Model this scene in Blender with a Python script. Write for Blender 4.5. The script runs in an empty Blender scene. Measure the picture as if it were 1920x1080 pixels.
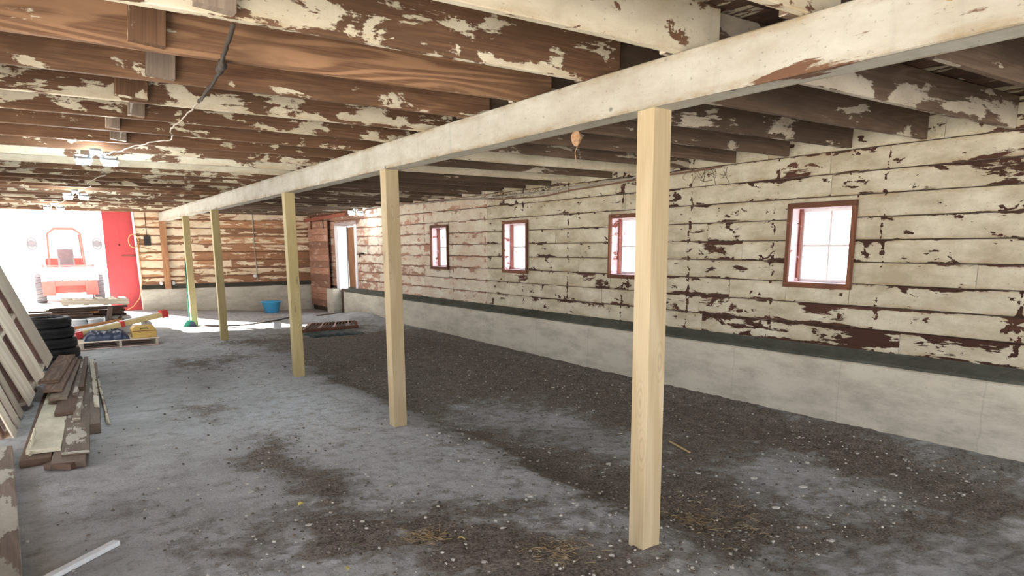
import bpy, bmesh, math, random
from mathutils import Vector, Matrix, noise
R = random.Random(7)
SC = bpy.context.scene
COL = SC.collection
V = Vector

def fbm(x, y, z=0.0, o=4):
    s, a, f = 0.0, 0.5, 1.0
    for _ in range(o):
        s += a * noise.noise(V((x * f, y * f, z * f + 3.1))); a *= .5; f *= 2.03
    return s
def sm(a, b, x):
    t = max(0.0, min(1.0, (x - a) / (b - a))); return t * t * (3 - 2 * t)

# ------------------------------------------------------------------ mesh builder
class MB:
    def __init__(s):
        s.v = []; s.f = []; s.m = []; s.e = []; s.mi = []; s.rnd = []; s.cov = []
    def vert(s, p, rnd=0.0, cov=.5):
        s.v.append(tuple(p)); s.rnd.append(rnd); s.cov.append(cov); return len(s.v) - 1
    def face(s, idx, uv=None, e=None, mi=0):
        s.f.append(idx); n = len(idx)
        s.m.append(uv or [(0, 0)] * n); s.e.append(e or [(0.5, 0.5)] * n); s.mi.append(mi)
    # a squared timber: chamfered rectangular section lofted from p0 to p1
    def timber(s, p0, p1, w, h, up=(0, 0, 1), seg=None, wob=0.0, ch=.004, cov=.5, rnd=None, mi=0, bow=0.0, rag=0.0, low=0.0):
        p0, p1 = V(p0), V(p1); d = p1 - p0; L = d.length; d.normalize()
        side = d.cross(V(up)).normalized(); u = side.cross(d).normalized()
        if rnd is None: rnd = R.random()
        if seg is None: seg = max(1, int(L / .5)) if (wob or bow) else 1
        ch = min(ch, w * .3, h * .3); a, b = w / 2, h / 2
        prof = [(-a + ch, -b), (a - ch, -b), (a, -b + ch), (a, b - ch), (a - ch, b), (-a + ch, b), (-a, b - ch), (-a, -b + ch)]
        rings = []; ou = rnd * 31.7; ov = rnd * 17.3
        for i in range(seg + 1):
            t = i / seg; c = p0 + d * (L * t); k = rnd * 50
            c = c + side * (noise.noise(V((t * L * .35, k, 0))) * wob) + u * (noise.noise(V((t * L * .35, k, 9))) * wob) - u * (bow * 4 * t * (1 - t))
            ring = []
            for j, (x, y) in enumerate(prof):
                jw = noise.noise(V((t * L * 1.7, k + j * .9, 4))) * wob * .35
                off = V((0, 0, 0))
                if rag and (i == 0 or i == seg): off = d * (rag * noise.noise(V((j * 1.3, k, i))) )
                ring.append(s.vert(c + side * (x + jw) + u * (y + jw) + off, rnd, cov + (low if y < 0 else -low * .35)))
            rings.append(ring)
        per = [0]
        for j in range(8):
            q, r2 = prof[j], prof[(j + 1) % 8]; per.append(per[-1] + math.hypot(q[0] - r2[0], q[1] - r2[1]))
        for i in range(seg):
            u0, u1 = ou + L * i / seg, ou + L * (i + 1) / seg
            for j in range(8):
                A = rings[i]; B = rings[i + 1]; j2 = (j + 1) % 8
                v0, v1 = ov + per[j], ov + per[j + 1]
                big = j % 2 == 0
                e0, e1 = ((0, 1) if big else (0, 0))
                s.face([A[j], A[j2], B[j2], B[j]], [(u0, v0), (u0, v1), (u1, v1), (u1, v0)], [(i / seg, e0), (i / seg, e1), ((i + 1) / seg, e1), ((i + 1) / seg, e0)], mi)
        for ring, fl, uu in ((rings[0], True, ou), (rings[-1], False, ou + 5)):
            idx = list(reversed(ring)) if fl else list(ring)
            pr = list(reversed(prof)) if fl else prof
            s.face(idx, [(uu + x * .3, ov + y + .4) for x, y in pr], [(0, .3)] * 8, mi)
        return s
    def box(s, a, b, cov=.5, rnd=None, mi=0):
        x0, y0, z0 = a; x1, y1, z1 = b
        if rnd is None: rnd = R.random()
        P = [(x0, y0, z0), (x1, y0, z0), (x1, y1, z0), (x0, y1, z0), (x0, y0, z1), (x1, y0, z1), (x1, y1, z1), (x0, y1, z1)]
        i = [s.vert(p, rnd, cov) for p in P]
        for q in ((0, 3, 2, 1), (4, 5, 6, 7), (0, 1, 5, 4), (1, 2, 6, 5), (2, 3, 7, 6), (3, 0, 4, 7)):
            pts = [V(P[k]) for k in q]; n = (pts[1] - pts[0]).cross(pts[2] - pts[1])
            ax = max(range(3), key=lambda t: abs(n[t]))
            uv = [((p[1], p[2]) if ax == 0 else (p[0], p[2]) if ax == 1 else (p[0], p[1])) for p in pts]
            s.face([i[k] for k in q], uv, None, mi)
        return s
    def tube(s, pts, r, n=8, closed=False, mi=0, rad=None):
        pts = [V(p) for p in pts]; rings = []; N = len(pts); prev = None; L = 0
        for i, p in enumerate(pts):
            t = (pts[(i + 1) % N] - pts[i - 1]) if closed else (pts[min(i + 1, N - 1)] - pts[max(i - 1, 0)])
            t.normalize()
            ref = prev if prev is not None else (V((0, 0, 1)) if abs(t.z) < .9 else V((1, 0, 0)))
            a = t.cross(ref)
            if a.length < 1e-4: a = t.orthogonal()
            a.normalize(); b = a.cross(t).normalized(); prev = b
            rr = rad[i] if rad else r
            rings.append([s.vert(p + a * (math.cos(k * 2 * math.pi / n) * rr) + b * (math.sin(k * 2 * math.pi / n) * rr)) for k in range(n)])
        M = N if closed else N - 1
        for i in range(M):
            A, B = rings[i], rings[(i + 1) % N]; l = (pts[(i + 1) % N] - pts[i]).length
            for k in range(n):
                k2 = (k + 1) % n
                s.face([A[k], A[k2], B[k2], B[k]], [(L, k / n), (L, (k + 1) / n), (L + l, (k + 1) / n), (L + l, k / n)], None, mi)
            L += l
        if not closed:
            s.face(list(reversed(rings[0])), None, None, mi); s.face(rings[-1], None, None, mi)
        return s
    def lathe(s, c, prof, n=40, axis='z', mi=0):
        c = V(c); rings = []
        for r, z in prof:
            ring = []
            for k in range(n):
                t = k * 2 * math.pi / n; x, y = r * math.cos(t), r * math.sin(t)
                ring.append(s.vert(c + (V((x, y, z)) if axis == 'z' else V((x, z, y)) if axis == 'y' else V((z, x, y)))))
            rings.append(ring)
        for i in range(len(prof) - 1):
            for k in range(n):
                k2 = (k + 1) % n
                s.face([rings[i][k], rings[i][k2], rings[i + 1][k2], rings[i + 1][k]], [(k / n, i * .1), ((k + 1) / n, i * .1), ((k + 1) / n, i * .1 + .1), (k / n, i * .1 + .1)], None, mi)
        return s
    def prism(s, outline, y0, y1, mi=0, axis='y'):
        f = (lambda a, b, d: (a, d, b)) if axis == 'y' else (lambda a, b, d: (d, a, b)) if axis == 'x' else (lambda a, b, d: (a, b, d))
        A = [s.vert(f(a, b, y0)) for a, b in outline]; B = [s.vert(f(a, b, y1)) for a, b in outline]; n = len(A)
        for k in range(n):
            s.face([A[k], A[(k + 1) % n], B[(k + 1) % n], B[k]], None, None, mi)
        s.face(list(reversed(A)), None, None, mi); s.face(B, None, None, mi)
        return s
    def build(s, name, mat, parent=None, smooth=False, bevel=0, label=None):
        me = bpy.data.meshes.new(name); me.from_pydata(s.v, [], s.f)
        for m in (mat if isinstance(mat, (list, tuple)) else [mat]): me.materials.append(m)
        me.polygons.foreach_set('material_index', s.mi)
        for nm, src in (('M', s.m), ('E', s.e)):
            l = me.uv_layers.new(name=nm); flat = [c for fc in src for uv in fc for c in uv]
            l.data.foreach_set('uv', flat)
        for nm, src in (('rnd', s.rnd), ('cov', s.cov)):
            at = me.attributes.new(nm, 'FLOAT', 'POINT'); at.data.foreach_set('value', src)
        bm = bmesh.new(); bm.from_mesh(me); bmesh.ops.recalc_face_normals(bm, faces=bm.faces); bm.to_mesh(me); bm.free()
        if smooth: me.polygons.foreach_set('use_smooth', [True] * len(me.polygons))
        me.update()
        o = bpy.data.objects.new(name, me); COL.objects.link(o)
        if parent is not None: o.parent = parent
        if bevel:
            b = o.modifiers.new('b', 'BEVEL'); b.width = bevel; b.segments = 2; b.limit_method = 'ANGLE'
        if label: o['label'] = label
        return o

def tag(o, label, cat, group=None, kind=None):
    o['label'] = label; o['category'] = cat
    if group: o['group'] = group
    if kind: o['kind'] = kind
    return o
def struct(o, label=None):
    o['kind'] = 'structure'
    if label: o['label'] = label
    return o
def thing(name, loc, label, cat, group=None):
    o = bpy.data.objects.new(name, None); COL.objects.link(o); o.location = loc
    o.empty_display_size = .1
    return tag(o, label, cat, group)
def at(o, root):      # child mesh given in world coordinates
    o.parent = root; o.matrix_parent_inverse = Matrix.Translation(root.location).inverted() @ Matrix.Identity(4)
    return o
def copy_tree(o, parent=None):
    c = o.copy(); COL.objects.link(c); c.parent = parent
    for ch in [x for x in bpy.data.objects if x.parent == o]: copy_tree(ch, c)
    return c

# ------------------------------------------------------------------ materials
class NT:
    def __init__(s, name):
        s.mat = bpy.data.materials.new(name); s.mat.use_nodes = True
        s.t = s.mat.node_tree; s.n = s.t.nodes; s.n.clear()
        s.out = s.n.new('ShaderNodeOutputMaterial'); s.b = s.n.new('ShaderNodeBsdfPrincipled')
        s.t.links.new(s.b.outputs[0], s.out.inputs[0])
    def set(s, sock, val):
        if hasattr(val, 'node'): s.t.links.new(val, sock)
        else:
            try: sock.default_value = val
            except Exception: sock.default_value = (*val, 1)
    def math(s, op, a, b=0.0, c=None, clamp=False):
        n = s.n.new('ShaderNodeMath'); n.operation = op; n.use_clamp = clamp
        s.set(n.inputs[0], a); s.set(n.inputs[1], b)
        if c is not None: s.set(n.inputs[2], c)
        return n.outputs[0]
    def mul(s, a, b): return s.math('MULTIPLY', a, b)
    def add(s, a, b): return s.math('ADD', a, b)
    def vm(s, vec, scale, off=None):
        n = s.n.new('ShaderNodeVectorMath'); n.operation = 'MULTIPLY'; s.set(n.inputs[0], vec); s.set(n.inputs[1], scale)
        if off is None: return n.outputs[0]
        m = s.n.new('ShaderNodeVectorMath'); m.operation = 'ADD'; s.t.links.new(n.outputs[0], m.inputs[0]); s.set(m.inputs[1], off)
        return m.outputs[0]
    def noise(s, vec, scale=1.0, detail=4.0, rough=.55, dist=0.0):
        n = s.n.new('ShaderNodeTexNoise'); s.set(n.inputs['Vector'], vec); s.set(n.inputs['Scale'], scale)
        s.set(n.inputs['Detail'], detail); s.set(n.inputs['Roughness'], rough); s.set(n.inputs['Distortion'], dist)
        return n.outputs[0]
    def voro(s, vec, scale, feat='F1', outp=0):
        n = s.n.new('ShaderNodeTexVoronoi'); n.feature = feat; s.set(n.inputs['Vector'], vec); s.set(n.inputs['Scale'], scale)
        return n.outputs[outp]
    def mr(s, x, a, b, c=0.0, d=1.0):
        n = s.n.new('ShaderNodeMapRange'); s.set(n.inputs[0], x); s.set(n.inputs[1], a); s.set(n.inputs[2], b); s.set(n.inputs[3], c); s.set(n.inputs[4], d)
        return n.outputs[0]
    def mix(s, f, a, b, mode='MIX'):
        n = s.n.new('ShaderNodeMix'); n.data_type = 'RGBA'; n.blend_type = mode
        s.set(n.inputs['Factor'], f)
        s.set(n.inputs[6], a if hasattr(a, 'node') else (*a[:3], 1)); s.set(n.inputs[7], b if hasattr(b, 'node') else (*b[:3], 1))
        return n.outputs[2]
    def uv(s, nm='M'):
        n = s.n.new('ShaderNodeUVMap'); n.uv_map = nm; return n.outputs[0]
    def attr(s, nm):
        n = s.n.new('ShaderNodeAttribute'); n.attribute_name = nm; return n.outputs['Fac']
    def obj(s): return s.n.new('ShaderNodeTexCoord').outputs['Object']
    def sep(s, vec):
        n = s.n.new('ShaderNodeSeparateXYZ'); s.set(n.inputs[0], vec); return n.outputs
    def bump(s, h, st=.3, dist=.01):
        n = s.n.new('ShaderNodeBump'); s.set(n.inputs['Strength'], st); s.set(n.inputs['Distance'], dist); s.set(n.inputs['Height'], h)
        s.t.links.new(n.outputs[0], s.b.inputs['Normal'])
    def fin(s, col, rough=.7, spec=.3, metal=0.0):
        s.set(s.b.inputs['Base Color'], col if hasattr(col, 'node') else (*col[:3], 1)); s.set(s.b.inputs['Roughness'], rough)
        s.set(s.b.inputs['Specular IOR Level'], spec); s.set(s.b.inputs['Metallic'], metal)
        return s.mat

def plain(name, col, rough=.6, spec=.3, metal=0.0, var=.12, sc=6):
    t = NT(name); n = t.noise(t.obj(), sc, 5, .6)
    dk = tuple(c * (1 - var * 1.6) for c in col); lt = tuple(min(1, c * (1 + var)) for c in col)
    t.bump(n, .15, .004)
    return t.fin(t.mix(t.mr(n, .3, .7), dk, lt), rough, spec, metal)

def wood(name, A, B, paint=None, fresh=False, paint2=None, sharp=.012, su=.55, sv=1.7, edge=.10, stain=.55, big=2.4, grainamp=11.0, chips=0.0, studs=None, dirty=.68, grime=0.0, spots=0.0):
    t = NT(name); uv = t.uv('M'); e = t.sep(t.uv('E')); rnd = t.attr('rnd'); cov = t.attr('cov')
    g0 = t.noise(t.vm(uv, (.55, 4.6, 1)), 1.0, 1.6, .40)
    ring = t.math('SINE', t.mul(g0, grainamp * 6.28))
    ring = t.mr(ring, -.2, .95)
    streak = t.noise(t.vm(uv, (2.5, 95, 1)), 1.0, 4, .6)
    g = t.mix(t.mr(t.add(t.mul(t.mul(ring, t.mr(rnd, .3, 1.0, .12, .62)), 1.0), t.mul(streak, .9)), .22, .92), B, A)
    low = t.noise(t.vm(uv, (.7, 2.2, 1), (4.7, 1.3, 0)), 1.6, 5, .62)
    g = t.mix(t.mr(low, .42, .64, 0.0, stain), g, tuple(c * .42 for c in A))
    tone = t.mr(rnd, 0, 1, .75, 1.22)
    tn = t.n.new('ShaderNodeCombineXYZ'); [t.t.links.new(tone, tn.inputs[k]) for k in range(3)]
    g = t.mix(1.0, g, tn.outputs[0], 'MULTIPLY')
    if fresh:   # knots
        kv = t.voro(t.vm(uv, (1.6, 5.5, 1)), 1.0)
        kn = t.mr(kv, .05, .12, 1.0, 0.0); rg = t.math('SINE', t.mul(kv, 90)); kn = t.math('MAXIMUM', t.mul(kn, t.mr(rg, -1, 1, .55, 1)), t.mul(t.mr(kv, .12, .30, .35, 0.0), t.mr(rg, 0, 1)))
        g = t.mix(t.mul(kn, .8), g, tuple(c * .25 for c in A))
    h = t.mul(streak, .3)
    col = g
    if paint:
        n1 = t.noise(t.vm(uv, (su, sv, 1), (9.1, 2.2, 0)), big, 7, .62, .35)
        n2 = t.noise(t.vm(uv, (8, 26, 1)), 1.0, 4, .6)
        n3 = t.noise(t.vm(uv, (1.0, 60, 1)), 1.0, 3, .6)
        v = e[1]; ed = t.math('MINIMUM', v, t.math('SUBTRACT', 1.0, v)); ed = t.mr(ed, 0.0, .16, -edge, 0.0)
        val = t.add(t.add(n1, t.mul(t.math('SUBTRACT', n2, .5), .12)), t.add(ed, t.mul(t.math('SUBTRACT', n3, .5), .13)))
        if chips:
            c1 = t.noise(t.vm(uv, (3.8, 6.6, 1), (3.3, 8.1, 0)), 1.0, 6, .64, .4)
            val = t.add(val, t.mr(c1, .575, .66, 0.0, -chips))
        if studs is not None:
            y = t.sep(t.obj())[studs]; w = t.n.new('ShaderNodeMath'); w.operation = 'PINGPONG'
            wob = t.mul(t.math('SUBTRACT', t.noise(t.obj(), 5, 3), .5), .10)
            t.set(w.inputs[0], t.add(y, wob)); w.inputs[1].default_value = .61
            spot = t.noise(t.obj(), 13, 3, .6)
            val = t.add(val, t.mul(t.mr(w.outputs[0], 0.0, .035, 1.0, 0.0), t.mr(spot, .46, .60, 0.0, -.30)))
        thr = t.mr(cov, 0, 1, .74, .27)
        mask = t.mr(val, t.math('SUBTRACT', thr, sharp), t.add(thr, sharp))
        dirt = t.noise(t.vm(uv, (1.1, 2.0, 1), (1.7, 7.7, 0)), 1.7, 6, .66)
        speck = t.noise(t.vm(uv, (30, 44, 1)), 1.0, 3, .7)
        pc = t.mix(t.mr(dirt, .36, dirty), paint, paint2 or tuple(c * .62 for c in paint))
        pc = t.mix(t.mr(speck, .62, .72, 0, .7), pc, tuple(c * .3 for c in paint))
        if grime:
            gz = t.mul(t.mr(t.math('MINIMUM', v, t.math('SUBTRACT', 1.0, v)), .0, .20, 1.0, 0.0), t.mr(t.noise(t.vm(uv, (2.2, 7, 1)), 1.6, 6, .7), .40, .62))
            pc = t.mix(t.mul(gz, grime), pc, (paint[0] * .50, paint[1] * .36, paint[2] * .20))
            drip = t.noise(t.vm(uv, (9, .8, 1)), 1.0, 5, .65)
            pc = t.mix(t.mr(drip, .55, .75, 0, grime * .6), pc, tuple(c * .55 for c in paint))
        if spots:
            sv_ = t.voro(t.vm(uv, (3.1, 4.2, 1)), 1.0); pc = t.mix(t.mr(sv_, .035, .075, spots, 0.0), pc, tuple(c * .18 for c in paint))
        col = t.mix(mask, g, pc)
        h = t.add(t.mul(streak, .2), t.mul(mask, .8))
    t.bump(h, .5, .004)
    return t.fin(col, .62 if fresh else .78, .25)

M = {}
M['paintwall'] = wood('right_wall_peeling_cream', (.090, .040, .024), (.052, .022, .015), paint=(.62, .58, .47), paint2=(.40, .345, .25), su=.6, sv=1.9, edge=.10, stain=.3, big=2.1, chips=.24, studs=1, dirty=.62, grime=.55)
M['backwallmat'] = wood('back_wall_peeling', (.46, .24, .13), (.30, .15, .08), paint=(.84, .72, .54), paint2=(.62, .44, .28), su=.45, sv=2.6, edge=.16, stain=.35, big=2.2, chips=.12)
M['farwall'] = wood('far_wall_pink_worn', (.40, .22, .16), (.30, .16, .11), paint=(.64, .60, .50), paint2=(.50, .38, .29), su=.9, sv=2.0, edge=.12, stain=.25, big=2.8, sharp=.04, chips=.15, studs=1)
M['joistL'] = wood('left_joist_wood', (.33, .19, .11), (.105, .05, .03), paint=(.72, .66, .53), paint2=(.52, .455, .34), su=1.0, sv=2.2, edge=.02, stain=.85, big=2.8, grainamp=13, chips=.12, grime=.5)
M['joistR'] = wood('right_joist_wood', (.20, .14, .10), (.095, .060, .042), paint=(.55, .49, .41), paint2=(.38, .32, .25), edge=.06, stain=.75, big=2.6, grainamp=10)
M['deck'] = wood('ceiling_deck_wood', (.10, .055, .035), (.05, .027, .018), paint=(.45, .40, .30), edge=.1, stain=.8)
M['beam'] = wood('main_beam_whitewash', (.20, .105, .06), (.12, .06, .035), paint=(.47, .455, .405), paint2=(.32, .285, .225), edge=.07, stain=.4, big=1.8, chips=.05, dirty=.72, grime=.8, spots=.9)
M['post'] = wood('new_pine_post', (.50, .41, .275), (.37, .285, .165), fresh=True, stain=.0, grainamp=4)
M['post2'] = wood('treated_pine_post', (.50, .41, .22), (.36, .28, .125), fresh=True, stain=.12, grainamp=4)
M['oldpost'] = wood('old_brown_post', (.42, .22, .11), (.28, .13, .07), stain=.5)
M['pallet'] = wood('pale_pallet_wood', (.74, .67, .57), (.60, .51, .40), stain=.3, grainamp=5)
M['palletpink'] = wood('pinkish_pallet_wood', (.62, .47, .43), (.50, .37, .33), stain=.3, grainamp=5)
M['greyplank'] = wood('weathered_plank', (.32, .255, .205), (.19, .145, .115), paint=(.60, .57, .50), stain=.55, grainamp=6)
M['brownplank'] = wood('brown_plank', (.23, .155, .115), (.12, .075, .055), stain=.5)
M['creamplank'] = wood('cream_plank', (.26, .17, .12), (.17, .11, .08), paint=(.74, .70, .56), stain=.4, su=1.2, sv=2.2)
M['darklumber'] = wood('dark_lumber', (.13, .09, .07), (.07, .045, .035), stain=.5)
M['orangelumber'] = wood('orange_lumber', (.50, .24, .10), (.34, .15, .06), stain=.3)
M['cleanlumber'] = wood('yellow_lumber', (.74, .60, .32), (.62, .47, .22), stain=.05)
M['casing'] = wood('window_casing_brown', (.20, .085, .05), (.12, .05, .03), paint=(.5, .36, .3), stain=.3)
M['reveal'] = wood('window_reveal_flaking', (.32, .10, .075), (.20, .07, .05), paint=(.84, .74, .78), paint2=(.66, .46, .50), su=1.5, sv=3, big=3.0, edge=.03)
M['doorwood'] = wood('sliding_door_wood', (.44, .24, .17), (.30, .15, .10), paint=(.66, .46, .36), stain=.3, edge=.02, sharp=.06)
M['whitejamb'] = wood('white_jamb', (.6, .5, .48), (.5, .4, .4), paint=(.86, .84, .86), paint2=(.72, .70, .74), stain=.1)
M['red'] = plain('red_door_paint', (.58, .075, .085), .5, .4, var=.1, sc=2)
M['redtape'] = plain('red_tape', (.55, .05, .05), .4)
M['rail'] = plain('rusty_red_rail', (.28, .085, .06), .6)
M['black'] = plain('black_iron', (.025, .022, .02), .6)
M['rubber'] = plain('tyre_rubber', (.022, .023, .026), .62, .35, var=.3)
M['blue'] = plain('blue_tub_plastic', (.10, .52, .92), .35, .5, var=.04)
M['green'] = plain('green_broom', (.02, .22, .14), .6)
M['navy'] = plain('navy_tarp', (.022, .035, .08), .45, .5)
M['teal'] = plain('teal_tarp', (.035, .06, .062), .6, .3, var=.3, sc=9)
M['white'] = plain('white_plastic', (.75, .77, .80), .5, var=.05)
M['greybox'] = plain('grey_carton', (.50, .49, .47), .7)
M['yellow'] = plain('tan_yellow_plastic', (.62, .42, .13), .5, var=.06)
M['orange'] = plain('orange_cable', (.85, .42, .20), .5)
M['rope'] = plain('dark_rope', (.05, .038, .03), .9)
M['cable'] = plain('dusty_white_cable', (.36, .32, .27), .7)
M['cablebrown'] = plain('brown_cable', (.20, .12, .08), .8)
M['straw'] = plain('dry_straw', (.34, .26, .15), .9)
M['nest'] = plain('mud_nest', (.40, .24, .14), .95, var=.3, sc=40)
M['stone'] = plain('pale_stone', (.52, .50, .47), .85, var=.2, sc=12)
M['leaf'] = plain('yellow_leaf', (.62, .52, .16), .7)
M['fixture'] = plain('fixture_grey', (.30, .32, .34), .5)
M['machine'] = plain('machine_red', (.52, .06, .05), .45, .5)
M['machinedark'] = plain('machine_dark', (.10, .10, .11), .6)
M['steel'] = plain('bucket_steel', (.68, .64, .62), .45, .5)
M['rust'] = plain('rust_brown', (.16, .075, .05), .8, var=.3, sc=10)
M['paintedstrip'] = plain('white_painted_strip', (.74, .78, .82), .5, var=.06, sc=3)

def m_concrete(name, A, B, C):
    t = NT(name); o = t.obj()
    a = t.noise(o, .9, 6, .6); b = t.noise(t.vm(o, (1, .8, 2.6)), 2.2, 8, .72); c = t.noise(o, 38, 4, .6)
    col = t.mix(t.mr(a, .35, .66), A, B); col = t.mix(t.mr(b, .44, .66, 0, .85), col, C)
    col = t.mix(t.mr(c, .60, .75, 0, .3), col, tuple(x * .5 for x in A))
    # faint vertical form joints of the pour
    y = t.sep(o); w = t.n.new('ShaderNodeMath'); w.operation = 'PINGPONG'
    t.set(w.inputs[0], t.add(t.add(y[1], y[0]), t.mul(t.noise(o, 6, 3), .05))); w.inputs[1].default_value = .66
    col = t.mix(t.mr(w.outputs[0], 0.0, .012, .28, 0.0), col, tuple(x * .45 for x in A))
    t.bump(t.add(t.mul(b, .5), t.mul(c, .3)), .5, .012)
    return t.fin(col, .85, .2)
M['curb'] = m_concrete('curb_concrete', (.52, .485, .405), (.60, .565, .48), (.37, .34, .285))
M['mortar'] = m_concrete('dark_mortar', (.082, .085, .070), (.115, .118, .100), (.05, .052, .043))
M['outground'] = plain('outside_gravel', (.62, .60, .56), .9)

def m_floor():
    t = NT('dusty_floor'); o = t.obj(); d = t.attr('cov'); cool = t.attr('rnd')
    n1 = t.noise(o, 1.5, 8, .64); n2 = t.noise(o, 9, 7, .72); n3 = t.noise(o, 55, 5, .7); n4 = t.noise(t.vm(o, (1, 1.15, 1), (3, 9, 0)), 4.2, 6, .68, .3)
    lt = t.mix(t.mr(n1, .35, .66), (.56, .58, .605), (.38, .39, .40))
    lt = t.mix(t.mr(cool, 0, 1), lt, t.mix(t.mr(n2, .35, .65), (.74, .77, .82), (.52, .545, .585)))
    lt = t.mix(t.mr(n2, .52, .74, 0, .6), lt, (.18, .165, .15))
    dk = t.mix(t.mr(n2, .34, .66), (.15, .13, .115), (.36, .325, .29))
    dk = t.mix(t.mr(n3, .50, .62, 0, .75), dk, (.48, .435, .38)); dk = t.mix(t.mr(n3, .50, .38, 0, .7), dk, (.06, .048, .04))
    lt = t.mix(t.mr(n4, .54, .68, 0, .55), lt, (.23, .215, .20)); lt = t.mix(t.mr(n4, .44, .32, 0, .5), lt, (.66, .67, .69))
    val = t.add(t.add(d, t.mul(t.math('SUBTRACT', n4, .5), 1.5)), t.add(t.mul(t.math('SUBTRACT', n2, .5), 1.7), t.mul(t.math('SUBTRACT', n1, .5), 1.0)))
    f = t.mr(val, .26, .80)
    col = t.mix(f, lt, dk)
    col = t.mix(t.mr(n3, .56, .70, 0, .6), col, (.15, .14, .125))
    vo = t.voro(o, 26); sp = t.mr(vo, .09, .13, 1.0, 0.0); sel = t.mr(t.noise(o, 7, 2), .55, .6)
    col = t.mix(t.mul(t.mul(sp, sel), .7), col, (.56, .54, .51))
    t.bump(t.add(t.mul(n2, .8), t.add(t.mul(n3, t.mr(f, 0, 1, .18, .6)), t.mul(sp, .12))), .95, .04)
    return t.fin(col, .92, .15)
M['floor'] = m_floor()

def m_glass():
    t = NT('window_glass'); t.n.remove(t.b)
    tr = t.n.new('ShaderNodeBsdfTransparent'); gl = t.n.new('ShaderNodeBsdfGlossy'); gl.inputs['Roughness'].default_value = .1
    mx = t.n.new('ShaderNodeMixShader'); mx.inputs[0].default_value = .06
    tr.inputs[0].default_value = (.97, .98, .99, 1)
    t.t.links.new(tr.outputs[0], mx.inputs[1]); t.t.links.new(gl.outputs[0], mx.inputs[2]); t.t.links.new(mx.outputs[0], t.out.inputs[0])
    return t.mat
M['glass'] = m_glass()
def m_emit(name, col, s):
    t = NT(name); t.b.inputs['Emission Color'].default_value = (*col, 1); t.b.inputs['Emission Strength'].default_value = s
    return t.fin(col, .4)
M['lamp'] = m_emit('lit_lamp_lens', (.86, .97, 1.0), 14)

# ------------------------------------------------------------------ room numbers
YB, XW, XL, YF = 21.1, 6.82, -1.08, -4.6      # back wall, right wall, left wall, open front end
ZJ, ZD = 2.71, 2.965
JP = .704

# ------------------------------------------------------------------ floor
def floor_z(x, y):
    z = 0.0
    z -= .10 * sm(2.98, 3.5, x + .12 * fbm(x * .7, y * .7, 5)) * (1 - sm(6, 14, y) * .9)
    z += .13 * sm(17.5, 21, y) * (1 - sm(2.0, 5.5, x)) - .05 * sm(18, 21, y) * sm(4, 6, x)
    z += .07 * sm(6.15, 6.65, x + .18 * fbm(y * .8, 1.7)) * (1 - sm(16, 19, y))
    z += .17 * math.exp(-((x - 6.35) / .45) ** 2 - ((y - 16.3) / 1.3) ** 2)
    return z
PATCH = [  # x, y, rx, ry, amount (dark loose dirt)
 (1.5, 5.9, .32, .55, .75), (1.52, 4.85, .38, .55, .8), (1.55, 4.0, .5, .28, .75), (2.05, 3.35, .6, .38, .85), (1.2, 3.75, .5, .2, .5), (2.4, 3.9, .3, .3, .4),
 (2.03, 11.4, .45, .7, .7), (1.35, 8.1, .28, .45, .55), (.75, 4.3, .35, .35, .45), (.3, 5.2, .3, .3, .3),
 (3.45, 4.6, .42, .8, .95), (3.35, 3.5, .36, .6, .9), (3.9, 3.4, .5, .5, .85), (3.7, 2.7, .7, .5, .7), (3.25, 5.6, .22, .6, .6), (2.3, 2.7, .5, .4, .7),
 (5.2, 8.7, 1.2, 2.2, 1.0), (4.3, 11, 1.0, 3.0, .9), (3.55, 8.5, .35, 1.8, .8), (6.2, 8.3, .6, 4, .8), (6.1, 4.8, .55, 1.8, .85), (5.2, 5.2, .5, 1.0, .7), (5.8, 3.1, .5, .8, .6), (4.7, 4.0, .7, .35, .5), (5.4, 12.3, 1.2, 1.8, .8),
 (3.15, 13.6, .45, .5, .7), (2.6, 12.2, .2, .5, .4), (5.2, 2.0, .6, .4, .6), (2.9, 14.6, .5, .2, .4), (4.6, 2.2, .5, .5, .4)]
COOL = [(3.05, 4.4, .35, 1.3, 1.0), (2.75, 3.3, .5, .5, .9), (2.1, 6.6, .8, 1.6, .8), (2.2, 4.5, .6, .8, .6), (.9, 3.6, 1.2, 1.0, .55), (4.4, 6.3, .6, .9, .6), (4.5, 2.9, .8, .5, .6), (2.4, 9, .5, 2.5, .7), (2.6, 13, .4, 2.5, .7), (3.3, 18.8, 2.6, 1.7, 1.0), (5.3, 3.6, .5, .5, .4)]
def gsum(L, x, y):
    s = 0
    for cx, cy, rx, ry, a in L:
        q = ((x - cx) / rx) ** 2 + ((y - cy) / ry) ** 2
        if q < 9: s += a * math.exp(-q)
    return s
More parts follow.
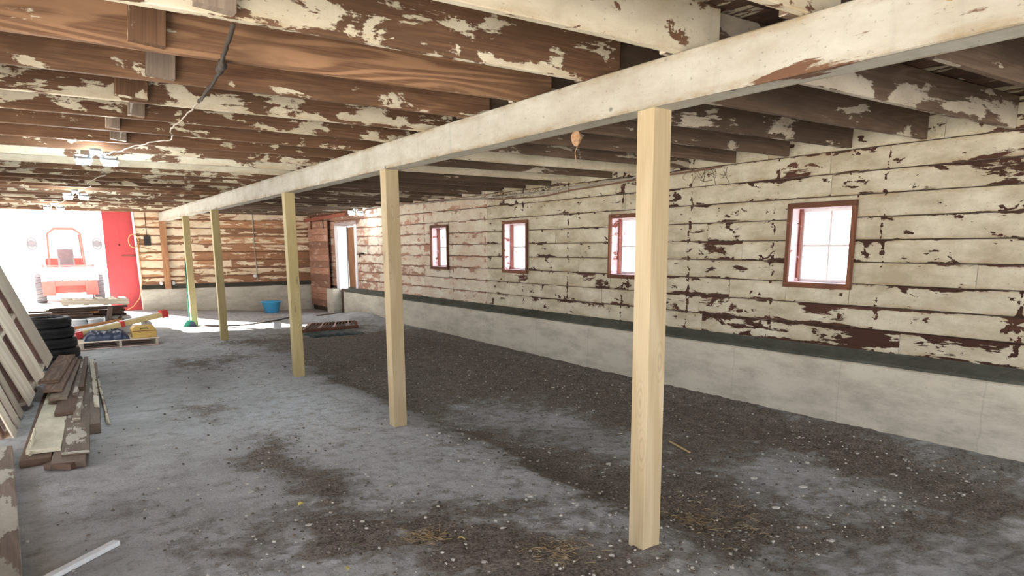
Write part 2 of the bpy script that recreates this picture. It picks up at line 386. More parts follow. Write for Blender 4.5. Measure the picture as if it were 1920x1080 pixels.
def make_floor():
    xs = []; x = XL - .1
    while x < XW + .05: xs.append(x); x += .05
    ys = []; y = YF
    while y < YB + .1:
        ys.append(y); y += .03 if 1.5 < y < 8 else .06 if y < 14 else .12
    ys.append(YB + .1)
    mb = MB(); idx = {}
    for j, y in enumerate(ys):
        for i, x in enumerate(xs):
            w = .75 * fbm(x * 1.3, y * 1.3, 2.0); w2 = .75 * fbm(x * 1.3, y * 1.3, 8.0)
            d = min(1.15, gsum(PATCH, x + w, y + w2) * (1.3 if x < 3 else 1.0)); base = .26 * sm(2.95, 3.4, x + w * .6) * (1 - sm(15.5, 17, y))
            c = min(1, gsum(COOL, x + w, y + w2)); d = max(0, base + d - .35 * c * (x > 2.9)) - (.5 * sm(16.4, 17.6, y) * (1 - sm(6.0, 6.5, x)))
            z = floor_z(x, y) + .010 * fbm(x * 2.2, y * 2.2, 1) + (.010 + .020 * max(0, min(1, d))) * fbm(x * 9, y * 9, 3) + .008 * max(0, min(1, d))
            idx[i, j] = mb.vert((x, y, z), c, d)
    for j in range(len(ys) - 1):
        for i in range(len(xs) - 1):
            mb.face([idx[i, j], idx[i + 1, j], idx[i + 1, j + 1], idx[i, j + 1]])
    return struct(mb.build('floor', M['floor'], smooth=True), 'dusty grey earth floor with dark patches of loose dirt')
make_floor()
struct(MB().box((-60, -60, -.25), (80, 90, -.16)).build('ground', M['outground']), 'sunlit pale ground outside the barn')
struct(MB().box((-3.5, YB + .1, -.17), (9, 60, .0)).build('ground', M['outground']), 'bright washed-out yard beyond the open doorway')

# ------------------------------------------------------------------ walls
def rows(z0, z1, p=.22, off=0):
    r = []; z = z0
    while z < z1 - .02: r.append((z, min(z + p, z1))); z += p
    return r
def siding(mb, axis, plane, a0, a1, z0, z1, holes, cov, out=1, mi=0, covf=None, p=.22):
    """horizontal boards; axis='y' -> wall in the plane x=plane, else y=plane. out: direction of the room."""
    for k, (za, zb) in enumerate(rows(z0, z1, p)):
        cuts = [a0]; a = a0 + R.uniform(.6, 2.6)
        while a < a1 - .4: cuts.append(a); a += R.choice([1.22, 1.83, 2.44, 3.05, 3.66])
        cuts.append(a1)
        for s0, s1 in zip(cuts, cuts[1:]):
            segs = [(s0, s1, za, zb)]
            for (h0, h1, hz0, hz1) in holes:
                if zb > hz0 + .02 and za < hz1 - .02:
                    ns = []
                    for q0, q1, qa, qb in segs:
                        if h1 <= q0 or h0 >= q1: ns.append((q0, q1, qa, qb)); continue
                        if h0 > q0 + .01: ns.append((q0, h0, qa, qb))
                        if h1 < q1 - .01: ns.append((h1, q1, qa, qb))
                        if qa < hz0 - .02: ns.append((max(q0, h0), min(q1, h1), qa, hz0))
                        if qb > hz1 + .02: ns.append((max(q0, h0), min(q1, h1), hz1, qb))
                    segs = ns
            for q0, q1, pz0, pz1 in segs:
                if q1 - q0 < .02: continue
                hh = pz1 - pz0 - .011
                if hh < .01: continue
                zc = (pz0 + pz1) / 2 ; dd = plane + out * (.0 + R.uniform(-.003, .004)); c = covf((q0 + q1) / 2, zc) if covf else cov
                c += R.uniform(-.09, .09)
                if axis == 'y': mb.timber((dd, q0 + .002, zc), (dd, q1 - .002, zc), .024, hh, seg=max(1, int((q1 - q0) / .4)), wob=.004, ch=.003, cov=c, mi=mi)
                else: mb.timber((q0 + .002, dd, zc), (q1 - .002, dd, zc), .024, hh, seg=max(1, int((q1 - q0) / .4)), wob=.004, ch=.003, cov=c, mi=mi)

WIN = [(3.93, 4.70), (6.81, 7.58), (9.60, 10.36), (12.35, 13.09)]
WZ0, WZ1 = 1.32, 2.21
DOOR = (17.35, 18.62, .66, 2.34)
mb = MB()
holes = [(a + .02, b - .02, WZ0 + .02, WZ1 - .02) for a, b in WIN] + [DOOR]
siding(mb, 'y', XW, YF, 10.9, .72, 2.97, holes, .8, out=-1, mi=0, covf=lambda y, z: .84 if y > 5.2 else (.80 if z > 1.1 else .62))
siding(mb, 'y', XW, 10.9, YB, .72, 2.97, holes, .6, out=-1, mi=1, covf=lambda y, z: .80 if y < 14.5 else .62 if y < 17.6 else .42)
def backing(mb, axis, p0, p1, a0, a1, z0, z1, holes, mi):
    B = sorted(set([a0, a1] + [h for H in holes for h in H[:2]]))
    for q0, q1 in zip(B, B[1:]):
        c = (q0 + q1) / 2; zs = [(z0, z1)]
        for h0, h1, hz0, hz1 in holes:
            if h0 < c < h1: zs = [(z0, hz0), (hz1, z1)]
        for za, zb in zs:
            if zb - za < .01: continue
            if axis == 'y': mb.box((p0, q0, za), (p1, q1, zb), mi=mi)
            else: mb.box((q0, p0, za), (q1, p1, zb), mi=mi)
backing(mb, 'y', XW + .016, XW + .24, YF, YB + .2, -.2, 3.05, holes, 2)
struct(mb.build('wall_right', [M['paintwall'], M['farwall'], M['darklumber']]), 'long board wall with cream paint peeling to dark brown wood')

mb = MB()
siding(mb, 'x', YB, 2.18, XW - .012, .78, 2.97, [], .5, out=-1, covf=lambda x, z: .62 if x < 5 else .48)
mb.box((2.18, YB + .016, -.2), (XW + .24, YB + .2, 3.05), mi=1)
mb.box((XL - .2, YB + .016, 2.80), (2.18, YB + .2, 3.05), mi=1)
mb.timber((XL - .1, YB, 2.77), (2.2, YB, 2.77), .05, .12, cov=.2, mi=2)
struct(mb.build('wall_back', [M['backwallmat'], M['darklumber'], M['oldpost']]), 'far end wall of boards, half flaked cream paint over orange-brown wood')
mb = MB()
LH_ = [(-2.0, 3.6, -.1, 2.4), (5.0, 8.0, -.1, 2.4), (11.4, 13.2, -.1, 2.4), (15.0, 18.0, -.1, 2.4)]  # unseen openings, added to let daylight in from the left
siding(mb, 'y', XL, YF, YB, 0.0, 2.97, LH_, .4, out=1)
backing(mb, 'y', XL - .2, XL - .016, YF, YB + .2, -.2, 3.05, LH_, 1)
struct(mb.build('wall_left', [M['backwallmat'], M['darklumber']]), 'board wall behind the leaning pallets')

struct(MB().prism([(XL - .2, 2.75), (XL - .2, 2.6), (-5.2, 2.35), (-5.2, 2.5)], YF - .5, 22.5).build('sun_shade_roof', M['darklumber']), 'unseen lean-to added outside the left wall to block the sun')  # added out of view to keep direct sun out of the left openings
# concrete curb with a dark mortar fillet on top
def curb_profile(mb, axis, plane, a0, a1, zt, depth, sgn, bev, rise):
    pass
def lofted(name, mat, pts_fn, a0, a1, step, label):
    mb = MB(); n = max(1, int((a1 - a0) / step)); rings = []
    for i in range(n + 1):
        a = a0 + (a1 - a0) * i / n; rings.append([mb.vert(p) for p in pts_fn(a)])
    k = len(rings[0])
    for i in range(n):
        for j in range(k):
            mb.face([rings[i][j], rings[i][(j + 1) % k], rings[i + 1][(j + 1) % k], rings[i + 1][j]])
    mb.face(list(reversed(rings[0]))); mb.face(rings[-1])
    return struct(mb.build(name, mat, smooth=False), label)
def pr_right(y):
    w = .007 * fbm(y * 1.3, 2); t = .61 + .007 * fbm(y * 3, 7, o=5)
    return [(XW, y, -.3), (6.645 + w, y, -.3), (6.65 + w, y, .1), (6.648 + w * 1.4, y, .35), (6.652 + w, y, t - .012), (6.664, y, t), (XW, y, t)]
lofted('baseboard_right', M['curb'], pr_right, YF, 17.93, .12, 'knee-high pale concrete curb along the right wall')
def mo_right(y):
    t = .612 + .006 * fbm(y * 3, 7, o=5)
    return [(XW - .004, y, t - .03), (6.667 + .006 * fbm(y * 5, 9), y, t - .02), (6.69, y, t + .022), (XW - .014, y, .715 + .012 * fbm(y * 2, 3)), (XW - .004, y, .73)]
lofted('trim_1', M['mortar'], mo_right, YF, 17.92, .1, 'dark green-grey mortar fillet between curb and boards')
lofted('baseboard_right', M['curb'], lambda y: [(XW + .1, y, -.3), (6.60, y, -.3), (6.60, y, .64), (6.62, y, .655), (XW + .1, y, .655)], 18.60, 19.12, .1, 'short concrete stub beside the side door')
def pr_back(x):
    w = .006 * fbm(x * 1.3, 5)
    return [(x, YB, -.3), (x, YB - .2 + w, -.3), (x, YB - .2 + w * 1.5, .3), (x, YB - .2 + w, .66), (x, YB - .19, .68), (x, YB, .68)]
lofted('baseboard_back', M['curb'], pr_back, 2.18, XW - .02, .12, 'concrete curb along the far end wall')
lofted('trim_2', M['mortar'], lambda x: [(x, YB - .004, .65), (x, YB - .19, .66), (x, YB - .17, .69), (x, YB - .014, .79 + .01 * fbm(x * 2, 3)), (x, YB - .004, .80)], 2.2, XW - .02, .1, 'dark mortar fillet along the far end wall')

# ------------------------------------------------------------------ ceiling deck
mb = MB(); x = XL - .1
while x < XW + .1:
    w = R.uniform(.19, .24); y = YF
    while y < YB:
        L = R.uniform(2.5, 4.5); y1 = min(y + L, YB + .1)
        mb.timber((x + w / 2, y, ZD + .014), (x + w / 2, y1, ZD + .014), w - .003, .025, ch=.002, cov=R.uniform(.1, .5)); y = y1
    x += w
mb.box((XL - .2, YF, ZD + .03), (XW + .25, YB + .2, 6.5), mi=1)  # unseen solid block added above the deck to shade the front ground
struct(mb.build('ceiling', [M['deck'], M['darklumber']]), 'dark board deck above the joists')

# ------------------------------------------------------------------ joists
ORD = ['first', 'second', 'third', 'fourth', 'fifth', 'sixth', 'seventh', 'eighth', 'ninth', 'tenth', 'eleventh', 'twelfth', 'thirteenth', 'fourteenth', 'fifteenth', 'sixteenth', 'seventeenth', 'eighteenth', 'nineteenth', 'twentieth', 'twenty-first', 'twenty-second', 'twenty-third', 'twenty-fourth', 'twenty-fifth', 'twenty-sixth', 'twenty-seventh', 'twenty-eighth', 'twenty-ninth', 'thirtieth', 'thirty-first', 'thirty-second']
LC = {0: .6, 1: .72, 2: .40, 3: .06, 4: .16, 5: .42, 6: .36, 7: .22, 8: .2, 9: .3, 10: .5, 11: .93, 12: .3}
LOOK = {1: 'nearly all cream paint', 2: 'tan with jagged cream flakes', 3: 'bare swirling grain', 4: 'plain brown, little paint left', 5: 'brown with cream paint islands', 11: 'pale whitewashed'}
RC = {0: .25, 1: .42, 2: .22, 3: .34, 4: .2, 5: .18, 6: .3, 7: .95, 8: .25, 9: .85}
RLOOK = {0: 'grey-brown', 1: 'grey-brown with chalky paint scraps', 7: 'pale whitewashed', 9: 'mostly white painted'}
nl = nr = 0
for k in range(-8, 28):
    yf = 1.93 + JP * k; yc = yf - .025
    if yc > YB - .06: break
    c = LC.get(k, R.uniform(.15, .4)); rc = RC.get(k, R.uniform(.12, .4))
    o = MB().timber((XL - .02, yc, (ZJ + ZD) / 2), (3.0 + R.uniform(-.04, .04), yc, (ZJ + ZD) / 2), .05, ZD - ZJ, seg=10, wob=.008, ch=.004, cov=c, low=.16, rnd=.97 if k == 3 else R.random() * .55).build('ceiling_joist', M['joistL'])
    vis = k >= 1
    lab = 'peeling ceiling joist left of the long beam'
    if vis:
        lab = f'{LOOK[k]}: ceiling joist left of the long beam, {ORD[nl]} from the camera' if k in LOOK else f'brown peeling joist left of the long beam, {ORD[nl]} from the camera'
        nl += 1
    tag(o, lab if vis else 'joist left of the beam just above the camera', 'ceiling joist', 'joists left of the long beam')
    yc2 = yc + .052
    o = MB().timber((2.72 + R.uniform(-.03, .03), yc2, (ZJ + ZD) / 2), (XW - .02, yc2, (ZJ + ZD) / 2), .05, ZD - ZJ, seg=9, wob=.008, ch=.004, cov=rc, low=.12, rnd=R.random() * .6).build('ceiling_joist', M['joistL'] if rc > .8 else M['joistR'])
    vis = k >= 0
    lab = f'{RLOOK.get(k, "dark brown")} joist right of the long beam, {ORD[nr]} from the camera' if vis else 'joist right of the beam just above the camera'
    if vis: nr += 1
    tag(o, lab, 'ceiling joist', 'joists right of the long beam')
# short blocks nailed on the joist faces
for i, (k, x, m, w) in enumerate([(2, .72, 'greyplank', .16), (3, .55, 'joistL', .16), (4, .70, 'greyplank', .15), (5, .62, 'joistL', .19), (6, .72, 'greyplank', .11), (7, .62, 'greyplank', .10), (8, .72, 'greyplank', .13), (10, .60, 'joistR', .22)]):
    yn = 1.93 + JP * k - .05
    tag(MB().timber((x - .01, yn - .033, ZJ + .015), (x + .012, yn - .033, ZD - .005), .075, w, up=(1, 0, 0), cov=.35, ch=.003).build('joist_block', M[m]),
        f'{["pale","brown paint-spotted","grey","dark flaky","white-speckled","whitish","grey worn","mottled"][i]} wooden block nailed to a joist, {ORD[i]} block from the camera', 'wooden block', 'blocks between the joists')

# ------------------------------------------------------------------ main beam and posts
bmb = MB().timber((2.845, YF, 2.59), (2.845, 20.98, 2.59), .17, .235, seg=130, wob=.010, ch=.006, cov=.93)
for i, p in enumerate(bmb.v):
    if p[2] < 2.50: bmb.cov[i] -= .05 + .30 * math.exp(-((p[1] - 1.85) / .28) ** 2) * (p[0] < 2.845)
tag(bmb.build('support_beam', M['beam'], bevel=0),
    'long whitewashed square beam running down the barn on the posts', 'beam')
PY = [2.775, 6.25, 9.52, 14.24, 17.40]
PL = ['nearest to the camera, with knots on its bright right face', 'second from the camera', 'third from the camera', 'fourth from the camera, knotty and olive', 'farthest one, with a green broom leaning on it']
for i, y in enumerate(PY):
    z0 = -.03
    lean = [(.02, .05), (-.005, .0), (0, 0), (0, 0), (0, 0)][i]
    x = [2.815, 2.825, 2.83, 2.83, 2.83][i]
    o = MB().timber((x, y, z0), (x + lean[0], y + lean[1], 2.475), .135, .125, up=(0, 1, 0), seg=6, wob=.002, ch=.004, rnd=[.62, .45, .4, .3, .2][i]).build('wooden_post', M['post'] if i < 2 else M['post2'])
    tag(o, f'{"new pine" if i<2 else "treated pine"} support post, {PL[i]}', 'post', 'posts under the long beam')
tag(MB().timber((2.83, 20.96, .68), (2.83, 20.96, 2.475), .15, .10, up=(0, 1, 0), seg=4, wob=.004, ch=.004).build('wooden_post', M['oldpost']),
    'old brown post standing on the far curb under the beam end', 'post')

# ------------------------------------------------------------------ windows
for i, (a, b) in enumerate(WIN):
    root = bpy.data.objects.new(f'window_{i+1}', None); COL.objects.link(root); root.location = (XW, a, WZ0)
    struct(root, ['nearest small four-pane window', 'second small window, half hidden by the nearest post', 'third small window from the camera', 'fourth, farthest small window'][i])
    def put(mb, nm, m): return at(mb.build(nm, m), root)
    x0 = XW - .035; cw = .055
    mb = MB(); W = .04
    mb.timber((x0, a, WZ1 - cw / 2), (x0, b, WZ1 - cw / 2), W, cw, cov=.15, ch=.003)
    mb.timber((x0, a, WZ0 + cw / 2), (x0, b, WZ0 + cw / 2), W, cw, cov=.15, ch=.003)
    mb.timber((x0, a + .022, WZ0 + cw), (x0, a + .022, WZ1 - cw), W, .045, up=(0, 1, 0), cov=.2, ch=.003)
    mb.timber((x0, b - .022, WZ0 + cw), (x0, b - .022, WZ1 - cw), W, .045, up=(0, 1, 0), cov=.2, ch=.003)
    put(mb, 'casing', M['casing'])
    a2, b2, z2, z3 = a + .045, b - .045, WZ0 + .055, WZ1 - .055
    mb = MB(); xm = (XW + XW + .24) / 2
    mb.timber((XW - .02, a2 - .006, (z2 + z3) / 2), (XW + .24, a2 - .006, (z2 + z3) / 2), .012, z3 - z2 + .02, cov=.68, ch=.001)
    mb.timber((XW - .02, b2 + .006, (z2 + z3) / 2), (XW + .24, b2 + .006, (z2 + z3) / 2), .012, z3 - z2 + .02, cov=.68, ch=.001)
    mb.timber((XW - .02, (a2 + b2) / 2, z2 - .006), (XW + .24, (a2 + b2) / 2, z2 - .006), b2 - a2, .012, cov=.85, ch=.001)
    mb.timber((XW - .02, (a2 + b2) / 2, z3 + .006), (XW + .24, (a2 + b2) / 2, z3 + .006), b2 - a2, .012, cov=.85, ch=.001)
    mb.timber((XW + .1, b2 - .012, (z2 + z3) / 2), (XW + .14, b2 - .012, (z2 + z3) / 2), .024, z3 - z2, cov=.2, ch=.002)
    put(mb, 'reveal', M['reveal'])
    xs = XW + .17; f = .035
    mb = MB(); cy, cz = (a2 + b2) / 2, (z2 + z3) / 2
    for p0, p1, w in (((xs, a2, z2 + f / 2), (xs, b2, z2 + f / 2), f), ((xs, a2, z3 - f / 2), (xs, b2, z3 - f / 2), f), ((xs, a2, cz), (xs, b2, cz), .024)):
        mb.timber(p0, p1, .035, w, cov=.8, ch=.002)
    for yy, w in ((a2 + f / 2, f), (b2 - f / 2, f), (cy, .022)):
        mb.timber((xs, yy, z2 + .02), (xs, yy, z3 - .02), .033, w, up=(0, 1, 0), cov=.8, ch=.002)
    put(mb, 'sash', M['whitejamb'])
    put(MB().box((xs + .008, a2 + .01, z2 + .01), (xs + .012, b2 - .01, z3 - .01)), 'glass_pane', M['glass'])

# ------------------------------------------------------------------ side door in the right wall
d0, d1, dz0, dz1 = DOOR
root = bpy.data.objects.new('door_2', None); COL.objects.link(root); root.location = (6.7, 19.9, 0); struct(root, 'brown plank sliding door near the far right corner')
mb = MB()
for k in range(13):
    z = .10 + k * .185
    mb.timber((6.70, 19.10, z + .0925), (6.70, 20.72, z + .0925), .03, .18, cov=.3, ch=.004, seg=4, wob=.003)
at(mb.build('door_panel', M['doorwood']), root)
mb = MB()
for y in (19.35, 20.4): mb.timber((6.672, y, 2.3), (6.672, y, 2.62), .012, .05, up=(0, 1, 0)); mb.lathe((6.67, y, 2.6), [(.0, -.012), (.05, -.012), (.05, .012), (0, .012)], 16, 'x')
at(mb.build('door_hanger', M['black']), root)
tag(MB().timber((6.66, 17.55, 2.62), (6.66, 20.95, 2.56), .04, .10, ch=.01).build('door_rail', M['rail']), 'rusty red rail the sliding door hangs from', 'rail')
mb = MB()
mb.timber((XW + .1, d1 - .03, .62), (XW + .1, d1 - .03, 2.34), .26, .05, up=(0, 1, 0), cov=.95)
mb.timber((XW - .02, d1 + .07, .66), (XW - .02, d1 + .07, 2.36), .04, .15, up=(0, 1, 0), cov=.9)
mb.timber((XW - .02, d0 - .06, .72), (XW - .02, d0 - .06, 2.36), .04, .12, up=(0, 1, 0), cov=.95)
mb.timber((XW - .02, d0 - .1, 2.39), (XW - .02, d1 + .15, 2.39), .04, .09, cov=.3)
struct(mb.build('trim_3', M['whitejamb']), 'white painted frame of the narrow side opening')
tag(MB().timber((XW + .06, 17.80, .67), (XW + .06, 17.80, 2.3), .46, .03, up=(1, 0, 0)).build('door_leaf', M['oldpost']), 'brown board standing inside the narrow side opening', 'board')
tag(MB().tube([(XW + .02, 18.02, .66), (XW + .02, 17.99, 2.32)], .016, 10).build('metal_pipe', M['fixture']), 'grey pipe standing upright in the side opening', 'pipe')
# brackets on the wall by the door
tag(MB().tube([(6.79, 16.75, 1.62), (6.68, 16.7, 1.63), (6.62, 16.6, 1.6), (6.6, 16.55, 1.54)], .02, 8).tube([(6.79, 16.75, 1.62), (6.74, 17.1, 1.6)], .008, 6).build('wall_hook', M['black']), 'black iron hook on the far right wall beside the side door', 'hook')

# ------------------------------------------------------------------ red door leaf and doorway
root = bpy.data.objects.new('door_1', None); COL.objects.link(root); root.location = (1.85, YB + .26, 0); struct(root, 'tall bright red door leaf at the open doorway')
mb = MB()
mb.box((1.46, YB + .25, .04), (2.32, YB + .29, 2.84))
mb.box((1.82, YB + .245, 1.60), (2.31, YB + .252, 2.42)).box((1.82, YB + .245, .5), (2.31, YB + .252, 1.54)).box((1.47, YB + .245, .9), (1.80, YB + .252, 2.8))
at(mb.build('door_panel', M['red']), root)
at(MB().timber((1.83, YB + .235, 1.57), (2.3, YB + .235, 1.57), .02, .035).build('latch_bar', M['rail']), root)
at(MB().lathe((1.8, YB + .24, 1.86), [(.0, -.02), (.022, -.02), (.022, .02), (0, .02)], 12, 'y').build('door_knob', M['black']), root)
mb = MB().timber((2.2, YB - .02, .0), (2.15, YB - .02, 2.78), .05, .045, up=(0, 1, 0), cov=.9)
struct(mb.build('trim_4', M['whitejamb']), 'pale edge board between the red door and the end wall')
cir = [(2.11 + .12 * math.cos(t), YB - .07, 1.96 + .17 * math.sin(t)) for t in [k * math.pi / 12 for k in range(0, 25)]]
tag(MB().tube(cir + [(2.2, YB - .06, 1.5), (2.22, YB - .06, .9), (2.12, YB - .08, .45), (1.95, YB - .1, .24), (1.8, YB - .2, .17)], .012, 6).build('hanging_cable', M['orange'], smooth=True), 'pale orange cable looped on the end wall beside the red door', 'cable')
# small fittings on the end wall
tag(MB().box((2.36, YB - .06, 1.84), (2.52, YB - .01, 2.08)).tube([(2.44, YB - .04, 2.08), (2.44, YB - .04, 2.7)], .008, 6).build('switch_box', M['black'], bevel=.008), 'dark electric box on the end wall right of the red door', 'box')
tag(MB().tube([(5.23, YB - .03, .82), (5.2, YB - .03, 1.9), (5.2, YB - .03, 2.72)], .014, 8).build('conduit', M['cable']), 'thin conduit running up the end wall', 'pipe')
for x, z, l in ((2.68, .83, 'left of the old brown post'), (2.98, .83, 'right of the old brown post'), (5.16, .97, 'at the foot of the conduit')):
    tag(MB().lathe((x, YB - .06, z), [(.0, -.04), (.045, -.035), (.05, 0), (.035, .03), (.045, .045)], 14, 'y').build('insulator', M['white'], smooth=True), f'small white knob on the end wall {l}', 'insulator')

# ------------------------------------------------------------------ lamps
def lamp(x, y, z, label, e=9):
    root = thing('ceiling_light', (x, y, z), label, 'lamp', 'lit twin lamps under the joists')
    MB().lathe((0, 0, 0), [(.0, .0), (.05, .0), (.055, .03), (.05, .05), (0, .05)], 20).build('mount', M['fixture'], root)
    for s in (-1, 1):
        MB().tube([(s * .02, 0, .0), (s * .07, 0, -.03)], .014, 8).build('arm', M['fixture'], root)
        c = V((s * .11, -.01, -.06)); mb = MB(); mb.timber(c + V((-.06, 0, -.0)), c + V((.06, 0, -.0)), .13, .05, up=(0, -.6, 1), ch=.012)
        MB().timber(c + V((-.075, .008, .018)), c + V((.075, .008, .018)), .12, .03, up=(0, -.45, 1), ch=.008).build('housing', M['fixture'], root)
        mb.build('lens', M['lamp'], root)
    l = bpy.data.lights.new('lamp_light', 'POINT'); l.energy = e; l.color = (.86, .96, 1); l.shadow_soft_size = .08
    o = bpy.data.objects.new('lamp_light', l); COL.objects.link(o); o.parent = root; o.location = (0, -.05, -.16)
lamp(.56, 8.05, 2.655, 'lit twin-head lamp nearest the camera on the left joists')
lamp(.60, 13.65, 2.655, 'lit twin-head lamp farther back on the left joists')
lamp(.36, 17.6, 2.655, 'lit lamp above the bright doorway')
lamp(6.40, 16.2, 2.64, 'lit twin lamp near the top of the far right wall', 1.3)

# ------------------------------------------------------------------ ropes and cables
def path(pts, k=6, jit=.0):
    out = []; P = [V(p) for p in pts]
    for i in range(len(P) - 1):
        a, b = P[max(0, i - 1)], P[i]; c, d = P[i + 1], P[min(len(P) - 1, i + 2)]
        for j in range(k):
            t = j / k
            q = .5 * ((2 * b) + (c - a) * t + (2 * a - 5 * b + 4 * c - d) * t * t + (3 * b - a - 3 * c + d) * t ** 3)
            out.append(q + V((R.uniform(-jit, jit), R.uniform(-jit, jit), R.uniform(-jit, jit))))
    return out + [P[-1]]
pts = path([(.80, 3.32, 2.70), (.83, 3.7, 2.655), (.90, 4.05, 2.69), (.93, 4.5, 2.68), (.97, 5.1, 2.695)], 8, .004)
tag(MB().tube(pts, .014, 8, rad=[.008 + .004 * abs(math.sin(i * 1.3)) + (.011 if 13 < i < 19 else 0) for i in range(len(pts))]).build('rope', M['rope'], smooth=True), 'dark knotted rope slung under the near left joists', 'rope')
pts = path([(.97, 5.1, 2.695), (.98, 5.75, 2.69), (.95, 6.1, 2.66), (1.03, 6.75, 2.67), (.9, 7.3, 2.69), (.72, 7.75, 2.66), (.62, 8.02, 2.66)], 6, .008)
tag(MB().tube(pts, .006, 6).build('lamp_wire', M['cable'], smooth=True), 'dusty wire running from the rope to the first lamp', 'wire')
pts = path([(.62, 8.1, 2.67), (.8, 8.8, 2.69), (.72, 9.7, 2.66), (.80, 10.6, 2.69), (.66, 11.6, 2.66), (.76, 12.6, 2.69), (.62, 13.5, 2.66), (.66, 14.8, 2.69), (.5, 16.3, 2.66), (.38, 17.5, 2.68)], 6, .01)
tag(MB().tube(pts, .006, 6).build('lamp_wire', M['cable'], smooth=True), 'dusty sagging wire joining the left lamps down the ceiling', 'wire')
pts = path([(6.7, 6.2, 2.7), (6.66, 6.9, 2.66), (6.64, 8.0, 2.64), (6.68, 9.4, 2.61), (6.64, 11, 2.62), (6.66, 13, 2.66), (6.6, 15, 2.69), (6.55, 16.1, 2.68)], 6, .012)
tag(MB().tube(pts, .013, 6).build('wall_cable', M['cable'], smooth=True), 'pale cable sagging along the top of the right wall', 'cable')
pts = path([(6.72, 5.6, 2.68), (6.7, 7.4, 2.62), (6.7, 9.5, 2.55), (6.72, 10.6, 2.6), (6.7, 13.6, 2.69)], 7, .015)
tag(MB().tube(pts, .011, 6).build('wall_cable', M['cablebrown'], smooth=True), 'brown cable drooping lower along the top of the right wall', 'cable')
mb = MB()
for k in range(90):
    y = R.uniform(8.6, 10.8); x = 6.74 + R.uniform(-.06, .03); z = 2.66 + R.uniform(-.05, .03)
    a = V((x, y, z)); mb.tube([a, a + V((R.uniform(-.03, .03), R.uniform(-.12, .12), R.uniform(-.10, .01)))], .003, 4)
tag(mb.build('straw_nest', M['cablebrown']), 'tangle of dry straw hanging at the top of the right wall', 'straw', kind='stuff')
mb = MB()
for k in range(14):
    a = V((6.70 + R.uniform(-.05, .05), R.uniform(5.3, 6.1), 2.66)); mb.tube(path([a, a + V((R.uniform(-.02, .02), R.uniform(-.08, .08), R.uniform(-.14, -.02))), a + V((0, R.uniform(-.1, .1), R.uniform(-.2, -.05)))], 3), .0025, 4)
tag(mb.build('cobweb_strands', M['rope']), 'dusty cobweb strands above the first window wall, behind the nearest post', 'cobweb', kind='stuff')
# leaf-like nest hanging from the beam
mb = MB(); c = V((2.925, 3.6, 2.45)); bm_pts = []
for i in range(7):
    ring = []
    for k in range(10):
        t = k * math.tau / 10; r = [.012, .035, .045, .042, .038, .03, .012][i] * (1 + .35 * noise.noise(V((i * .9, math.cos(t) * 2, math.sin(t) * 2))))
        ring.append(mb.vert(c + V((math.cos(t) * r * .55, math.sin(t) * r, .035 - i * .016))))
    bm_pts.append(ring)
for i in range(6):
    for k in range(10): mb.face([bm_pts[i][k], bm_pts[i][(k + 1) % 10], bm_pts[i + 1][(k + 1) % 10], bm_pts[i + 1][k]])
mb.tube([c + V((0, -.02, -.05)), c + V((.0, .01, -.10)), c + V((0, -.005, -.16))], .003, 5)
tag(mb.build('hanging_nest', M['nest']), 'crumpled brown nest hanging under the beam left of the nearest post', 'nest')
# pegs and nail stubs on the beam face
for i, (y, z) in enumerate([(1.32, 2.62), (1.15, 2.6)]):
    if i == 0: tag(MB().lathe((2.748, y, z), [(0, -.02), (.016, -.018), (.02, .0), (.018, .02)], 12, 'x').build('wooden_peg', M['cleanlumber']), 'pale wooden peg stub in the near end of the beam', 'peg')

# ------------------------------------------------------------------ pallets
def pallet(name, L, W, label, group, slat='pallet', H=.11, ns=7, alt='palletpink'):
    """slats run along local x (length L), stringers along local y (width W); top at z=H"""
    root = thing(name, (0, 0, 0), label, 'pallet', group)
    for k in range(3):
        x = .045 + k * (L - .09) / 2
        MB().timber((x, 0, H / 2), (x, W, H / 2), .04, H - .034, ch=.003).build('stringer', M[slat], root)
    bw = {3: .27, 4: .22, 5: .16}.get(ns, .13)
    for k in range(ns):
        y = bw / 2 + k * (W - bw) / (ns - 1)
        MB().timber((0, y, H - .0085), (L, y, H - .0085), bw, .017, ch=.003, seg=3, wob=.004).build('deck_board', M[slat], root)
    nb = 4
    for k in range(nb):
        y = (k + .5) * W / nb if ns < 5 else .07 + k * (W - .14) / 3
        MB().timber((0, y, .0085), (L, y, .0085), .24 if ns < 5 else .10, .017, ch=.003).build('bottom_board', M[alt], root)
    return root
def place(root, o, ux, uy):
    ux = V(ux).normalized(); uy = V(uy); uy = (uy - ux * uy.dot(ux)).normalized(); uz = ux.cross(uy)
    m = Matrix((ux, uy, uz)).transposed().to_4x4(); m.translation = V(o); root.matrix_world = m
# leaning pair at the left: slats run up to the wall
A = V((-.36, 9.15, .0)); AB = V((.27, 1.0, .38)); U = V((-.31, -.27, .90))
Un = U.normalized(); ABn = (AB - Un * AB.dot(Un)).normalized(); N = Un.cross(-ABn)
p = pallet('wooden_pallet', 1.45, 1.12, 'pale wooden pallet propped on its corner, front one leaning at the left edge', 'leaning pallets', ns=3)
Bc = A + ABn * 1.12
place(p, Bc + V((0, 0, .03)), Un, -ABn)
p2 = pallet('wooden_pallet', 1.5, 1.15, 'pinkish wooden pallet leaning behind the pale front pallet', 'leaning pallets', slat='palletpink', alt='pallet', ns=4)
place(p2, Bc + V((-.13, .05, -.22)), Un + V((-.05, 0, 0)), -ABn + V((0, 0, .1)))
p3 = pallet('wooden_pallet', 1.25, 1.1, 'weathered pallet leaning nearest the left picture edge', 'leaning pallets', slat='pallet', alt='palletpink', ns=3)
place(p3, V((-.42, 8.95, .0)), V((-.30, -.05, .95)), V((-.06, -1, 0)))
